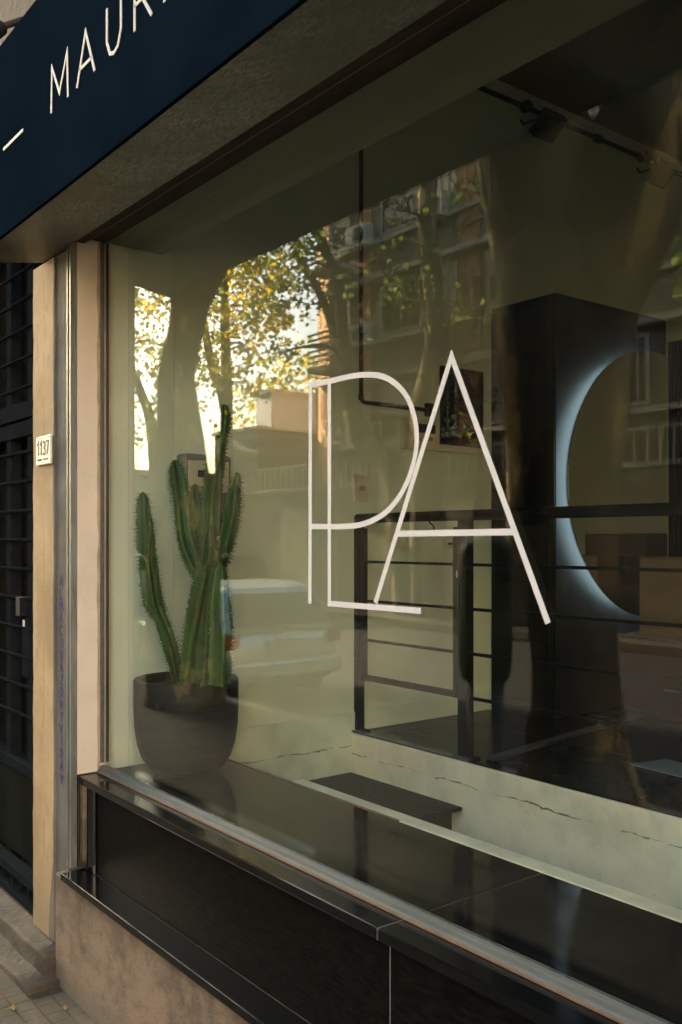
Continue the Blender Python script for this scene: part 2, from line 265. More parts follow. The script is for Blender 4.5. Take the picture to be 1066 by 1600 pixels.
M = dict(
 glass=glass_mat(), granite=granite_mat(), slab=panel_mat(), stucco=stucco_mat(), pillar=pillar_mat(), pave=pavement_mat(),
 bark=bark_mat(1.9), palebark=bark_mat(2.6, 'pale_plane_bark'), leaf=leaf_mat(), greenleaf=leaf_mat('green_plane_leaves', .45, .38), zinc=sign_edge_mat(), cactus=cactus_mat(), pot=pot_mat(),
 riser=riser_mat('painted_riser', .655, 0, (.93, .87, .66), (.62, .50, .31)),
 pitwall=riser_mat('painted_pit_wall', .69, 1, (.70, .80, .66), (.46, .46, .36)),
 wall=mat('interior_cream_paint', (.68, .77, .61), .62, var=.10, scale=1.6, bump=.08, bscale=120, rvar=.05),
 backpaint=mat('interior_olive_paint', (.52, .50, .34), .7, var=.10, scale=1.6, rvar=.05),
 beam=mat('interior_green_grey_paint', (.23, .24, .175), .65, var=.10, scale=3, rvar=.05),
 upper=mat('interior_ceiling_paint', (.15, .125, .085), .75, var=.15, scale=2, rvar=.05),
 jamb=mat('cream_jamb_paint', (.66, .575, .46), .7, var=.10, scale=5, bump=.35, bscale=70, rvar=.05),
 jambedge=mat('ochre_stained_edge', (.42, .31, .20), .8, var=.35, scale=14, bump=.4),
 alu=mat('weathered_aluminium', (.10, .105, .095), .5, metal=.1, spec=.25, var=.22, scale=18, bump=.08, stretch=(.3, 2, 2)),
 aluwarm=mat('warm_metal_bead', (.26, .16, .10), .5, metal=.2, var=.25, scale=25),
 gal=mat('galvanised_channel', (.20, .205, .185), .5, metal=.3, var=.45, scale=10, stretch=(3, 3, .5), bump=.15),
 blackgap=plain('groove_black', (.004, .004, .004), .9),
 header=mat('dark_header_metal', (.055, .045, .032), .6, spec=.05, var=.4, scale=12, stretch=(.4, 3, 3), bump=.15),
 sign=mat('navy_sign_sheet', (.0055, .0110, .0180), .6, var=.3, scale=2.2, rvar=.05, bump=.03, bscale=200, spec=0),
 signtext=plain('cream_cut_letters', (.46, .42, .37), .55),
 vinyl=mat('white_vinyl', (.72, .665, .62), .55, var=.02, scale=5, rvar=.03),
 iron=mat('black_painted_iron', (.006, .0065, .006), .42, spec=.03, var=.4, scale=20, bump=.2, bscale=50),
 bluesteel=mat('dark_blue_grey_gate_paint', (.016, .018, .019), .5, spec=0, var=.3, scale=16, bump=.12),
 doorglass=mat('textured_dark_glass', (.020, .016, .011), .7, spec=0, var=.5, scale=30, bump=.6, bscale=90),
 doorpanel=mat('dark_door_sheet', (.016, .016, .013), .55, spec=0, var=.3, scale=5, stretch=(1, 1, .4)),
 cabinet=mat('black_cabinet_laminate', (.006, .006, .005), .4, spec=0, var=.3, scale=5, rvar=.08),
 cabside=mat('black_gloss_panel', (.020, .021, .022), .38, spec=.3, var=.3, scale=5, rvar=.08, bump=.04),
 drawer=mat('dark_drawer_fronts', (.009, .009, .006), .45, spec=.1, var=.25, scale=5),
 floor=mat('dark_polished_floor', (.005, .0045, .003), .25, spec=.16, var=.45, scale=4, rvar=.12, bump=.03),
 darkpit=mat('dark_pit_floor', (.03, .028, .022), .7, scale=6),
 mat_rubber=None,
 soil=mat('potting_soil', (.05, .030, .018), .95, var=.6, scale=60, bump=1, bscale=90),
 spine=plain('cactus_spine', (.045, .035, .018), .6),
 mirror=plain('mirror_silver', (.86, .88, .84), .015, 1),
 led=plain('led_ring', (.62, .86, 1.0), .5, 0, 1.0),
 mirredge=plain('mirror_cut_edge', (.55, .50, .32), .3, .3),
 carton=mat('brown_cardboard', (.20, .135, .075), .8, var=.15, scale=7, bump=.1, stretch=(1, 1, 6)),
 darkcarton=mat('dark_cardboard', (.10, .075, .045), .85, var=.2, scale=7),
 redwood=mat('dark_red_lacquer', (.022, .005, .004), .3, spec=.12, var=.3, scale=6),
 offwhite=mat('off_white_plastic', (.62, .58, .44), .45, var=.06, scale=8),
 greyplastic=mat('grey_meter_plastic', (.20, .21, .19), .4, var=.12, scale=8),
 screen=plain('dark_screen', (.006, .007, .010), .12),
 yellow=plain('warning_yellow', (.80, .55, .03), .5), ink=plain('black_ink', (.008, .008, .008), .6),
 purple=mat('purple_marker', (.05, .018, .14), .7, var=.3, scale=40),
 tile=mat('enamel_tile', (.72, .66, .55), .35, var=.1, scale=30),
 concrete=mat('worn_concrete', (.085, .067, .045), .9, var=.5, scale=8, bump=.9, bscale=45),
 asphalt=mat('asphalt', (.017, .017, .016), .85, var=.3, scale=20, bump=.4),
 kerb=mat('granite_kerb', (.22, .21, .19), .8, var=.3, scale=12, bump=.3),
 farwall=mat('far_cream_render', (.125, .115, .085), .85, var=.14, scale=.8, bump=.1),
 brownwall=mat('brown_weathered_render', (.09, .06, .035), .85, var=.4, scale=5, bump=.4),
 tankwall=mat('skylit_blue_grey', (.46, .52, .60), .6, var=.08, scale=2),  # blue-grey base carries the skylight on the tank's shaded face
 sunwall=mat('warm_bounce_render', (.62, .50, .34), .85, var=.1, scale=.8),  # warm tone chosen for the light this wall bounces at the shop
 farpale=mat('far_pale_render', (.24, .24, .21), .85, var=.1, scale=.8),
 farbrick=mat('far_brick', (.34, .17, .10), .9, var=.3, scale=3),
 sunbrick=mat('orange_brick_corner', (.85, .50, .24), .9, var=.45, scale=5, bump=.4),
 trim=mat('far_white_trim', (.42, .40, .34), .8, var=.08, scale=2),
 shutter=mat('pale_roller_blind', (.36, .33, .25), .7, var=.08, scale=3),
 farglass=plain('far_window_glass', (.02, .024, .028), .04),
 acwhite=plain('air_conditioner_casing', (.60, .58, .52), .6), fan=plain('fan_black', (.02, .02, .02), .6),
 carsilver=mat('silver_car_paint', (.45, .50, .47), .28, metal=.45, var=.05, scale=3, rvar=.04),
 cardark=mat('dark_blue_car_paint', (.03, .045, .06), .2, metal=.3, var=.1, scale=3, rvar=.04),
 carglass=plain('car_glass', (.010, .012, .013), .05), redlamp=plain('tail_lamp_red', (.50, .03, .02), .2),
 braklamp=plain('lit_tail_lamp', (1.0, .10, .05), .3, 0, .6),
 tyre=plain('tyre_rubber', (.02, .02, .02), .85), rim=plain('wheel_rim', (.40, .40, .40), .35, .8),
 greenbin=mat('olive_green_bin', (.10, .12, .025), .45, var=.12, scale=6), bin_post=mat('grey_bin_post', (.20, .20, .17), .6),
 cable=plain('cable_black', (.015, .015, .015), .6),
 fallen=plain('fallen_leaf', (.26, .15, .03), .7),
 film=plain('clear_plastic_film', (.35, .45, .50), .12, .3),
 floortrim=mat('brushed_floor_trim', (.14, .16, .18), .30, metal=.7, var=.15, scale=10, rvar=.05),
)
def rubber_mat():
    m, nt, b = base_mat('studded_rubber_mat'); v, s = coords(nt)
    vo = nt.nodes.new('ShaderNodeTexVoronoi'); vo.inputs['Scale'].default_value = 38; vo.inputs['Randomness'].default_value = .25; nt.links.new(v, vo.inputs['Vector'])
    c = mixc(nt, step(nt, vo.outputs['Distance'], .15, .5), (.075, .075, .055), (.014, .014, .011)); c = mixc(nt, step(nt, noise(nt, v, 40, 6), .62, .72), c, (.10, .09, .065))
    nt.links.new(c, b.inputs['Base Color']); b.inputs['Roughness'].default_value = .6
    bp = nt.nodes.new('ShaderNodeBump'); bp.inputs['Strength'].default_value = 1; bp.inputs['Distance'].default_value = .006; bp.invert = True
    nt.links.new(vo.outputs['Distance'], bp.inputs['Height']); nt.links.new(bp.outputs[0], b.inputs['Normal']); return m
M['mat_rubber'] = rubber_mat()

# ------------------------------------------------------------------ object helpers
def empty(name, loc=(0, 0, 0), label=None, cat=None, group=None):
    o = bpy.data.objects.new(name, None); C.objects.link(o); o.location = loc; o.empty_display_size = .1
    return tag(o, label, cat, group)
def tag(o, label=None, cat=None, group=None, kind=None):
    if label: o['label'] = label
    if cat: o['category'] = cat
    if group: o['group'] = group
    if kind: o['kind'] = kind
    return o
def link(name, me, m, parent=None, smooth=False):
    o = bpy.data.objects.new(name, me); C.objects.link(o)
    for x in (m if isinstance(m, (list, tuple)) else [m]): me.materials.append(x)
    if parent:                                   # geometry is given in world metres; keep it there
        o.parent = parent; o.matrix_parent_inverse.identity()
        w = Vector((0, 0, 0)); p = parent
        while p: w += p.location; p = p.parent
        o.location = -w
    if smooth:
        for p in me.polygons: p.use_smooth = True
    return o
class MB:
    def __init__(s): s.v = []; s.f = []; s.mi = []
    def face(s, pts, mi=0):
        i = len(s.v); s.v += [tuple(p) for p in pts]; s.f.append(tuple(range(i, i + len(pts)))); s.mi.append(mi); return s
    def box(s, a, b, mi=0, skip=()):
        x0, y0, z0 = [min(p, q) for p, q in zip(a, b)]; x1, y1, z1 = [max(p, q) for p, q in zip(a, b)]
        i = len(s.v); s.v += [(x0, y0, z0), (x1, y0, z0), (x1, y1, z0), (x0, y1, z0), (x0, y0, z1), (x1, y0, z1), (x1, y1, z1), (x0, y1, z1)]
        fs = dict(bottom=(0, 3, 2, 1), top=(4, 5, 6, 7), front=(0, 1, 5, 4), right=(1, 2, 6, 5), back=(2, 3, 7, 6), left=(3, 0, 4, 7))
        for k, f in fs.items():
            if k not in skip: s.f.append(tuple(i + j for j in f)); s.mi.append(mi)
        return s
    def obox(s, c, ax, ay, az, mi=0):            # oriented box from a centre and three half axes
        c, ax, ay, az = map(Vector, (c, ax, ay, az)); i = len(s.v)
        for sx, sy, sz in ((-1,-1,-1),(1,-1,-1),(1,1,-1),(-1,1,-1),(-1,-1,1),(1,-1,1),(1,1,1),(-1,1,1)):
            s.v.append(tuple(c + ax * sx + ay * sy + az * sz))
        for f in ((0,3,2,1),(4,5,6,7),(0,1,5,4),(1,2,6,5),(2,3,7,6),(3,0,4,7)): s.f.append(tuple(i + j for j in f)); s.mi.append(mi)
        return s
    def prism(s, pts, off, mi=0):                # a flat outline given real thickness
        n = len(pts); i = len(s.v); off = Vector(off)
        s.v += [tuple(p) for p in pts] + [tuple(Vector(p) + off) for p in pts]
        s.f.append(tuple(range(i, i + n))); s.f.append(tuple(range(i + 2 * n - 1, i + n - 1, -1))); s.mi += [mi, mi]
        for k in range(n): s.f.append((i + k, i + (k + 1) % n, i + n + (k + 1) % n, i + n + k)); s.mi.append(mi)
        return s
    def tube(s, path, rad, seg=12, mi=0, wob=0, caps=True):
        path = [Vector(p) for p in path]; n = len(path)
        if isinstance(rad, (int, float)): rad = [rad] * n
        i0 = len(s.v); ref = Vector((0, 0, 1)); up = None
        for k, p in enumerate(path):
            t = (path[min(k + 1, n - 1)] - path[max(k - 1, 0)]).normalized()
            if up is None:
                up = t.orthogonal().normalized()
            up = (up - t * up.dot(t)).normalized(); sd_ = t.cross(up)
            for j in range(seg):
                a = 2 * math.pi * j / seg; r = rad[k]
                d = up * math.cos(a) + sd_ * math.sin(a)
                if wob: r *= 1 + wob * mnoise.noise((p + d * r) * 1.9) + wob * .5 * mnoise.noise((p + d * r) * 5)
                s.v.append(tuple(p + d * r))
        for k in range(n - 1):
            for j in range(seg):
                a = i0 + k * seg + j; b = i0 + k * seg + (j + 1) % seg
                s.f.append((a, b, b + seg, a + seg)); s.mi.append(mi)
        if caps:
            s.f.append(tuple(i0 + j for j in reversed(range(seg)))); s.f.append(tuple(i0 + (n - 1) * seg + j for j in range(seg))); s.mi += [mi, mi]
        return s
    def lathe(s, prof, c, seg=48, mi=0):         # profile of (radius, z)
        i0 = len(s.v); c = Vector(c)
        for r, z in prof:
            for j in range(seg):
                a = 2 * math.pi * j / seg; s.v.append((c.x + r * math.cos(a), c.y + r * math.sin(a), c.z + z))
        for k in range(len(prof) - 1):
            for j in range(seg):
                a = i0 + k * seg + j; b = i0 + k * seg + (j + 1) % seg
                s.f.append((a, b, b + seg, a + seg)); s.mi.append(mi)
        return s
    def build(s, name, m, parent=None, smooth=False, bevel=0, auto=False):
        me = bpy.data.meshes.new(name); me.from_pydata(s.v, [], s.f); me.update()
        o = link(name, me, m, parent, smooth)
        for p, mi in zip(me.polygons, s.mi): p.material_index = mi
        if bevel:
            b = o.modifiers.new('bevel', 'BEVEL'); b.width = bevel; b.segments = 2; b.limit_method = 'ANGLE'; b.angle_limit = R(40)
        return o
def spline(pts, n=8):
    pts = [Vector(p) for p in pts]; out = []
    P = [pts[0] * 2 - pts[1]] + pts + [pts[-1] * 2 - pts[-2]]
    for i in range(1, len(P) - 2):
        for k in range(n):
            t = k / n
            out.append(.5 * ((2 * P[i]) + (P[i+1] - P[i-1]) * t + (2*P[i-1] - 5*P[i] + 4*P[i+1] - P[i+2]) * t*t + (3*P[i] - P[i-1] - 3*P[i+1] + P[i+2]) * t**3))
    out.append(pts[-1]); return out
def lerp_list(vals, n):
    x = np.linspace(0, len(vals) - 1, n); return list(np.interp(x, range(len(vals)), vals))
def ribbon(mb, pts, w, off, axes=(0, 2), closed=False):
    """flat stroke of constant width along points in a vertical plane, with thickness off"""
    a, b = axes; P = [Vector(p) for p in pts]; n = len(P); L = []; Rr = []
    for i in range(n):
        d0 = (P[i] - P[i-1]) if i > 0 else (P[1] - P[0]); d1 = (P[i+1] - P[i]) if i < n - 1 else d0
        d0 = d0.normalized(); d1 = d1.normalized()
        n0 = Vector((0, 0, 0)); n0[a] = -d0[b]; n0[b] = d0[a]; n1 = Vector((0, 0, 0)); n1[a] = -d1[b]; n1[b] = d1[a]
        m = (n0 + n1); m = m.normalized(); k = w / 2 / max(.35, m.dot(n0))
        L.append(P[i] + m * k); Rr.append(P[i] - m * k)
    off = Vector(off)
    for i in range(n - 1):
        q = [L[i], L[i+1], Rr[i+1], Rr[i]]; j = len(mb.v)
        mb.v += [tuple(x) for x in q] + [tuple(x + off) for x in q]
        fs = [(0,1,2,3),(7,6,5,4),(0,4,5,1),(2,6,7,3)]
        if i == 0: fs.append((3,7,4,0))
        if i == n - 2: fs.append((1,5,6,2))
        for f in fs: mb.f.append(tuple(j + t for t in f)); mb.mi.append(0)

# ================================================================== GROUND
MB().box((-60, -3.42, -.30), (30, -.02, 0)).build('pavement', M['pave']); tag(bpy.data.objects['pavement'], kind='structure')
o = MB().box((-60, -3.58, -.34), (30, -3.424, -.004)).build('kerb', M['kerb'], bevel=.02); tag(o, kind='structure')
o = MB().box((-300, -11.4, -.6), (300, -3.584, -.20)).build('road', M['asphalt']); tag(o, kind='structure')
o = MB().box((-60, -14.6, -.34), (30, -11.404, -.04)).build('far_pavement', M['concrete']); tag(o, kind='structure')
o = MB().box((-300, -300, -1.2), (300, 300, -.62)).build('ground', M['concrete']); tag(o, kind='structure')

# ================================================================== SHOP BUILDING
shop = empty('shop_building', (0, 0, 0), 'shop front with black granite sill, large glass pane and cream jamb', 'building')
XL = -3.24; XR = 2.6; YB = 3.9; ZC = 3.95
JX = -3.22
GT, GB = 2.69, .757
# interior shell
MB().box((XL - .12, .30, -.2), (XL, YB, ZC)).build('interior_wall', M['wall'], shop)
MB().box((XL - .02, .012, .2), (XL - .0, .298, ZC)).build('interior_wall_return', M['wall'], shop)
MB().box((XL - .12, YB, -.2), (XR + .1, YB + .1, ZC)).build('back_wall', M['backpaint'], shop)
MB().box((XR, .012, -.2), (XR + .12, YB, ZC)).build('end_wall', M['backpaint'], shop)
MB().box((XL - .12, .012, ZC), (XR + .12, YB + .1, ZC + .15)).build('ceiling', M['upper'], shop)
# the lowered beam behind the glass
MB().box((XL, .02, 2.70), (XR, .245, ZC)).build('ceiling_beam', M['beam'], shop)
# ledge, rim, pit, riser and platform
o = MB().box((XL, .0, .60), (-1.5515, .45, .755)).box((-1.5485, .0, .60), (XR, .45, .755)).build('display_ledge', M['granite'], shop, bevel=.002)
MB().box((-1.5515, .0, .60), (-1.5485, .449, .7535)).build('ledge_joint', M['alu'], shop)
MB().box((-3.24, .4505, .60), (-2.10, .4575, .7575)).build('ledge_edging', M['aluwarm'], shop)
MB().box((-2.68, .458, .50), (-2.105, .512, .757)).build('rim_strip', M['riser'], shop, bevel=.003)
MB().box((-2.10, .4505, .50), (-.90, .512, .757)).build('rim_strip', M['riser'], shop, bevel=.003)
MB().box((-.893, .4505, .50), (XR, .515, .763)).build('rim_strip', M['riser'], shop, bevel=.003)
MB().box((XL, .4505, -.1), (XR, .50, .598)).build('pit_front_wall', M['pitwall'], shop)
MB().box((XL + .0, .46, .2), (XL + .006, 1.177, .835)).build('pit_side_wall', M['pitwall'], shop, bevel=.002)
MB().box((XL, 1.177, .0), (XR, 1.23, .742)).build('riser', M['riser'], shop, bevel=.006)
MB().box((XL, .5, -.1), (XR, 1.177, .18)).build('pit_floor', M['darkpit'], shop)
MB().box((XL, 1.19, .60), (XR, YB, .748)).build('platform_floor', M['floor'], shop, bevel=.003)
MB().box((XL, 1.18, .75), (XL + .007, 2.05, .837)).build('baseboard', M['wall'], shop, bevel=.003)
for gy in (1.75, 2.35, 2.95):
    MB().box((XL + .01, gy, .7478), (XR, gy + .003, .7486)).build('floor_joint', M['concrete'], shop)
fs_ = MB().prism([(-2.50, 1.26, .7500), (-2.455, 1.26, .7500), (-2.715, 3.05, .7500), (-2.76, 3.05, .7500)], (0, 0, .012)).build('metal_strip', M['floortrim']); tag(fs_, 'long flat grey metal strip lying across the dark raised floor', 'strip')
# outer sill, panel, lower ledge, plinth
MB().box((JX + .012, -.10, .728), (-1.5515, .0, .755)).box((-1.5485, -.10, .728), (XR, .0, .755)).build('window_sill', M['granite'], shop, bevel=.004)
MB().box((-1.5515, -.0992, .728), (-1.5485, -.0, .7543)).build('sill_joint', M['alu'], shop)
MB().box((-3.10, -.075, .425), (-1.5365, -.02, .7275)).box((-1.5335, -.075, .425), (XR, -.02, .7275)).build('wall_panel', M['slab'], shop)
MB().box((-1.5365, -.0742, .425), (-1.5335, -.02, .727)).build('panel_joint', M['trim'], shop)
MB().box((-3.165, -.082, .425), (-3.10, -.02, .7275)).box((-3.205, -.07, .425), (-3.167, -.02, .7275)).build('panel_return', M['granite'], shop, bevel=.002)
MB().box((-3.205, -.168, .398), (XR, -.02, .4235)).build('plinth_ledge', M['granite'], shop, bevel=.004)
MB().box((-3.2, -.0775, .4236), (XR, -.0752, .4255)).build('ledge_seal', M['header'], shop)
MB().box((-3.295, -.152, -.02), (XR, -.02, .3975)).build('plinth', M['stucco'], shop, bevel=.006)
# jamb and pillar
MB().box((-3.262, -.099, .757), (JX, .03, 2.70)).build('jamb', M['jamb'], shop, bevel=.003)
def ragged_edge(x, y, z0, z1, w, name, m):
    mb = MB(); n = 90
    for i in range(n):
        za, zb = z0 + (z1 - z0) * i / n, z0 + (z1 - z0) * (i + 1) / n
        wa = w * (1 + .5 * mnoise.noise(Vector((0, 0, za * 9)))); wb = w * (1 + .5 * mnoise.noise(Vector((0, 0, zb * 9))))
        mb.face([(x, y - wa, za), (x, y, za), (x, y, zb), (x, y - wb, zb)])
    mb.build(name, m, shop)
ragged_edge(JX + .0012, -.012, .757, 2.69, .011, 'jamb_sealant', M['jambedge'])
MB().box((JX - .03, -.078, .44), (JX + .006, -.02, .727)).build('lower_jamb', M['stucco'], shop, bevel=.003)
MB().box((-3.2635, -.122, .425), (-3.252, -.08, 2.69)).box((-3.232, -.124, .425), (-3.2185, -.10, 2.69)).build('shutter_guide', M['gal'], shop, bevel=.001)
MB().box((-3.2515, -.098, .425), (-3.2325, -.09, 2.69)).build('shutter_slot', M['blackgap'], shop)
def wavy_pillar():
    bm = bmesh.new(); x0, x1, y0, y1, z0, z1 = -3.62, -3.264, -.118, .28, .10, 2.66
    nz = 130; rows = []
    for i in range(nz + 1):
        z = z0 + (z1 - z0) * i / nz
        j = .006 * mnoise.noise(Vector((3, 1, z * 7))) + .003 * mnoise.noise(Vector((9, 1, z * 25)))
        low = .02 * max(0, .5 - z)
        rows.append([bm.verts.new(p) for p in ((x0 + j - low, y1, z), (x0 + j - low, y0 + .006, z), (x0 + j + .006, y0, z), (-3.392 + j * .7, y0, z),
                    (-3.386 + j * .7, y0 + .006, z), (x1, y0 + .006, z), (x1, y1, z))])
    for a, b in zip(rows, rows[1:]):
        for k in range(6): bm.faces.new((a[k], a[k+1], b[k+1], b[k]))
    bm.faces.new(list(reversed(rows[0]))); bm.faces.new(rows[-1])
    me = bpy.data.meshes.new('pillar'); bm.to_mesh(me); bm.free(); link('pillar', me, M['pillar'], shop)
wavy_pillar()
# upper wall over the sign and the header over the glass
MB().box((-3.62, -.10, 2.78), (XR, .02, 10)).build('upper_wall', M['header'], shop)
MB().box((JX, -.119, 2.674), (XR, -.072, 2.78)).build('header', M['header'], shop, bevel=.003)
MB().box((JX, -.070, 2.684), (XR, -.058, 2.78)).build('header_bead', M['aluwarm'], shop, bevel=.002)
MB().box((JX, -.056, 2.692), (XR, .012, 2.78)).build('header_inner', M['header'], shop, bevel=.003)
MB().box((-3.62, .02, ZC + .16), (XR, 7.5, 10)).build('upper_storey', M['farwall'], shop)
# graffiti on the grey part of the pillar
GL = {'A': [[(0,0),(.5,1),(1,0)],[(.22,.4),(.8,.42)]], 'L': [[(.1,1),(.15,0),(.85,.05)]], 'M': [[(0,0),(.08,1),(.5,.4),(.95,1),(1,0)]],
 'C': [[(.9,.85),(.5,1),(.12,.7),(.1,.3),(.45,0),(.9,.12)]], 'O': [[(.5,1),(.1,.65),(.12,.25),(.5,0),(.9,.3),(.88,.7),(.5,1)]],
 'R': [[(.1,0),(.12,1),(.7,.92),(.78,.62),(.15,.48),(.9,0)]], 'Z': [[(.05,.95),(.9,1),(.1,.05),(.95,0)]], 'N': [[(.08,0),(.1,1),(.85,.05),(.92,1)]],
 'Y': [[(.05,1),(.5,.5),(.95,1)],[(.5,.5),(.42,0)]], 'V': [[(.05,1),(.45,0),(.95,1)]], 'I': [[(.5,1),(.52,0)]], 'D': [[(.12,0),(.15,1),(.6,.9),(.88,.5),(.6,.1),(.12,0)]],
 'U': [[(.05,1),(.05,.32),(.25,.04),(.5,-.02),(.75,.04),(.95,.32),(.95,1)]],
 '1': [[(.2,.75),(.55,1),(.55,0)]], '3': [[(.08,.86),(.4,1),(.8,.9),(.82,.66),(.42,.52),(.85,.36),(.84,.1),(.42,0),(.06,.12)]], '7': [[(.05,.97),(.9,.97),(.4,0)]]}
gm = MB(); random.seed(3)
word = 'ALMACORAZONYVIDA'; zt = on_y(93, 898, -.112).z; zb = on_y(93, 1196, -.112).z; st = (zt - zb) / 15.6
for i, ch in enumerate(word):
    z0 = zt - st * i - .042; xw = .030; x0 = -3.352 + random.uniform(-.004, .004); sl_ = random.uniform(-.12, .12)
    for strokes in GL[ch]:
        ribbon(gm, [Vector((x0 + (a + sl_ * b) * xw, -.1122, z0 + b * .036)) for a, b in strokes], 0.006, (0, -.0012, 0))
z0 = zb - .052
gm.prism([(x0 + .016, -.1122, z0 - .012), (x0 + .034, -.1122, z0 + .016), (x0 + .027, -.1122, z0 + .026), (x0 + .016, -.1122, z0 + .016), (x0 + .006, -.1122, z0 + .027), (x0 - .001, -.1122, z0 + .016)], (0, -.0012, 0))
gm.build('graffiti', M['purple'], shop)
# glass and its bottom and side frame
MB().box((JX + .002, .000, GB + .02), (XR, .009, GT + .02)).build('glass_pane', M['glass'], shop)
fr = MB()
prof = [(-.024, .7555), (-.024, .763), (-.018, .766), (-.014, .776), (-.001, .780), (-.001, .7555)]
a = [Vector((JX + .004, y, z)) for y, z in prof]; fr.prism(a, (XR - JX, 0, 0)); fr.build('window_frame', M['alu'], shop, bevel=.001)
MB().box((JX + .004, -.0262, .7565), (XR, -.0242, .762)).build('frame_bead', M['aluwarm'], shop)
MB().box((JX + .0025, -.013, .79), (JX + .012, -.001, 2.69)).build('side_frame', M['alu'], shop, bevel=.001)
MB().box((JX + .0025, .0095, .79), (JX + .009, .018, 2.69)).build('side_seal', M['blackgap'], shop)
MB().box((JX + .0025, .0095, .757), (XR, .014, .776)).build('bottom_seal', M['gal'], shop)

# ------------------------------------------------------------------ vinyl letters on the glass
vin = empty('window_lettering', (-1.6, 0, 1.5), 'white vinyl linked letters P L A stuck on the shop window glass', 'lettering')
SW = .0135
def gp(u, v): p = on_y(u, v, -.0008); return p
def stroke_obj(name, strokes, k=0):
    mb = MB()
    for i, s_ in enumerate(strokes): ribbon(mb, [p + Vector((0, -.00015 * (i + 2 * k), 0)) for p in s_], SW, (0, -.0006, 0))
    mb.build(name, M['vinyl'], vin)
bowl = [gp(u, v) for u, v in ((484, 602), (519, 595), (548, 588), (576, 585.5), (600, 589), (620, 601), (636, 620), (646, 645), (651, 672), (650.5, 702), (643, 735), (629, 768), (608, 796), (585, 812), (560, 820.5), (530, 823), (484, 822.5))]
bowl2 = [bowl[0], bowl[1]] + spline(bowl[2:-2], 6) + [bowl[-2], bowl[-1]]
bowl2 = [bowl[0], bowl[1]] + spline(bowl[1:-1], 6)[1:] + [bowl[-1]]
stroke_obj('letter', [bowl2, [gp(485.5, 598), gp(484.5, 943)]])
stroke_obj('letter', [[gp(515, 600), gp(515, 943), gp(658, 954.5)]], 1)
stroke_obj('letter', [[gp(587, 942), gp(706, 557), gp(857, 974)], [gp(623, 834), gp(806, 831)]], 2)

# ------------------------------------------------------------------ sign box
sg = empty('shop_sign', (-1.2, -.25, 2.9), 'navy box sign with cream letters above the shop window', 'sign')
SY = -.396
MB().box((-3.50, SY, 2.614), (2.5, SY + .012, 3.255)).build('sign_face', M['sign'], sg, bevel=.002)
mb = MB(); a = [Vector((-3.50, SY + .0125, 2.617)), Vector((-3.50, -.122, 2.662)), Vector((-3.50, -.122, 2.72)), Vector((-3.50, SY + .0125, 2.63))]
mb.prism(a, (6.0, 0, 0)); mb.build('sign_underside', M['zinc'], sg)
MB().box((-3.498, SY + .013, 2.70), (2.49, -.101, 3.25)).build('sign_box', M['header'], sg)
sm = -.3972
def sletter(ch, xa, xb, hand=GL):
    tx = MB()
    for s_ in hand[ch]: ribbon(tx, [Vector((xa + (xb - xa) * p, sm, 2.858 + .131 * q)) for p, q in s_], .0098, (0, -.002, 0))
    tx.build('letter', M['signtext'], sg)
clean = {'M': [[(0,0),(.05,1),(.5,.28),(.95,1),(1,0)]], 'A': [[(0,0),(.5,1),(1,0)],[(.17,.33),(.83,.33)]], 'U': GL['U'],
  'R': [[(.05,0),(.05,1),(.55,1),(.8,.9),(.88,.74),(.8,.56),(.55,.48),(.05,.48)],[(.5,.48),(1,0)]], 'I': [[(.5,1),(.5,0)]]}
for ch, xa, xb in (('M', -2.68, -2.552), ('A', -2.487, -2.366), ('U', -2.292, -2.197), ('R', -2.128, -2.03), ('I', -2.00, -1.93)): sletter(ch, xa, xb, clean)
MB().box((-3.107, sm - .002, 2.888), (-2.92, sm, 2.898)).build('sign_dash', M['signtext'], sg)
# small lamp arm over the sign
la = empty('sign_lamp', (-3.30, -.2, 3.4), 'small brown lamp arm reaching out above the navy sign', 'lamp')
MB().tube([(-3.35, -.09, 3.52), (-3.35, -.22, 3.50), (-3.33, -.36, 3.40)], .012, 8).build('arm', M['header'], la, smooth=True)
MB().tube([(-3.34, -.33, 3.42), (-3.30, -.43, 3.33)], [.025, .045], 14).build('lamp_head', M['blackgap'], la)

# ------------------------------------------------------------------ number plate
npl = empty('house_number', (-3.5, -.12, 1.95), 'small enamel number plate 1137 on the ochre pillar', 'number plate')
pa, pb = on_y(58.5, 683, -.121), on_y(83, 727, -.121)
x0, x1 = pa.x, on_y(81.5, 700, -.121).x; zc = on_y(70, 704, -.121).z
MB().box((x0, -.127, zc - .055), (x1, -.1185, zc + .055)).build('plate', M['tile'], npl, bevel=.004)
MB().box((x0 + .004, -.1278, zc + .0485), (x1 - .004, -.127, zc + .051)).build('plate_border', M['jambedge'], npl)
nm = MB(); cw = (x1 - x0 - .026) / 4
for i, ch in enumerate('1137'):
    for s_ in GL[ch]: ribbon(nm, [Vector((x0 + .013 + cw * i + cw * .8 * p, -.1274, zc - .017 + .052 * q)) for p, q in s_], .0062, (0, -.0012, 0))
for i in range(9):
    if i in (4,): continue
    xx = x0 + .02 + i * (x1 - x0 - .04) / 9
    nm.box((xx, -.1284, zc - .038 + .002 * (i % 2)), (xx + .0085, -.1272, zc - .031))
nm.build('digits', M['ink'], npl)

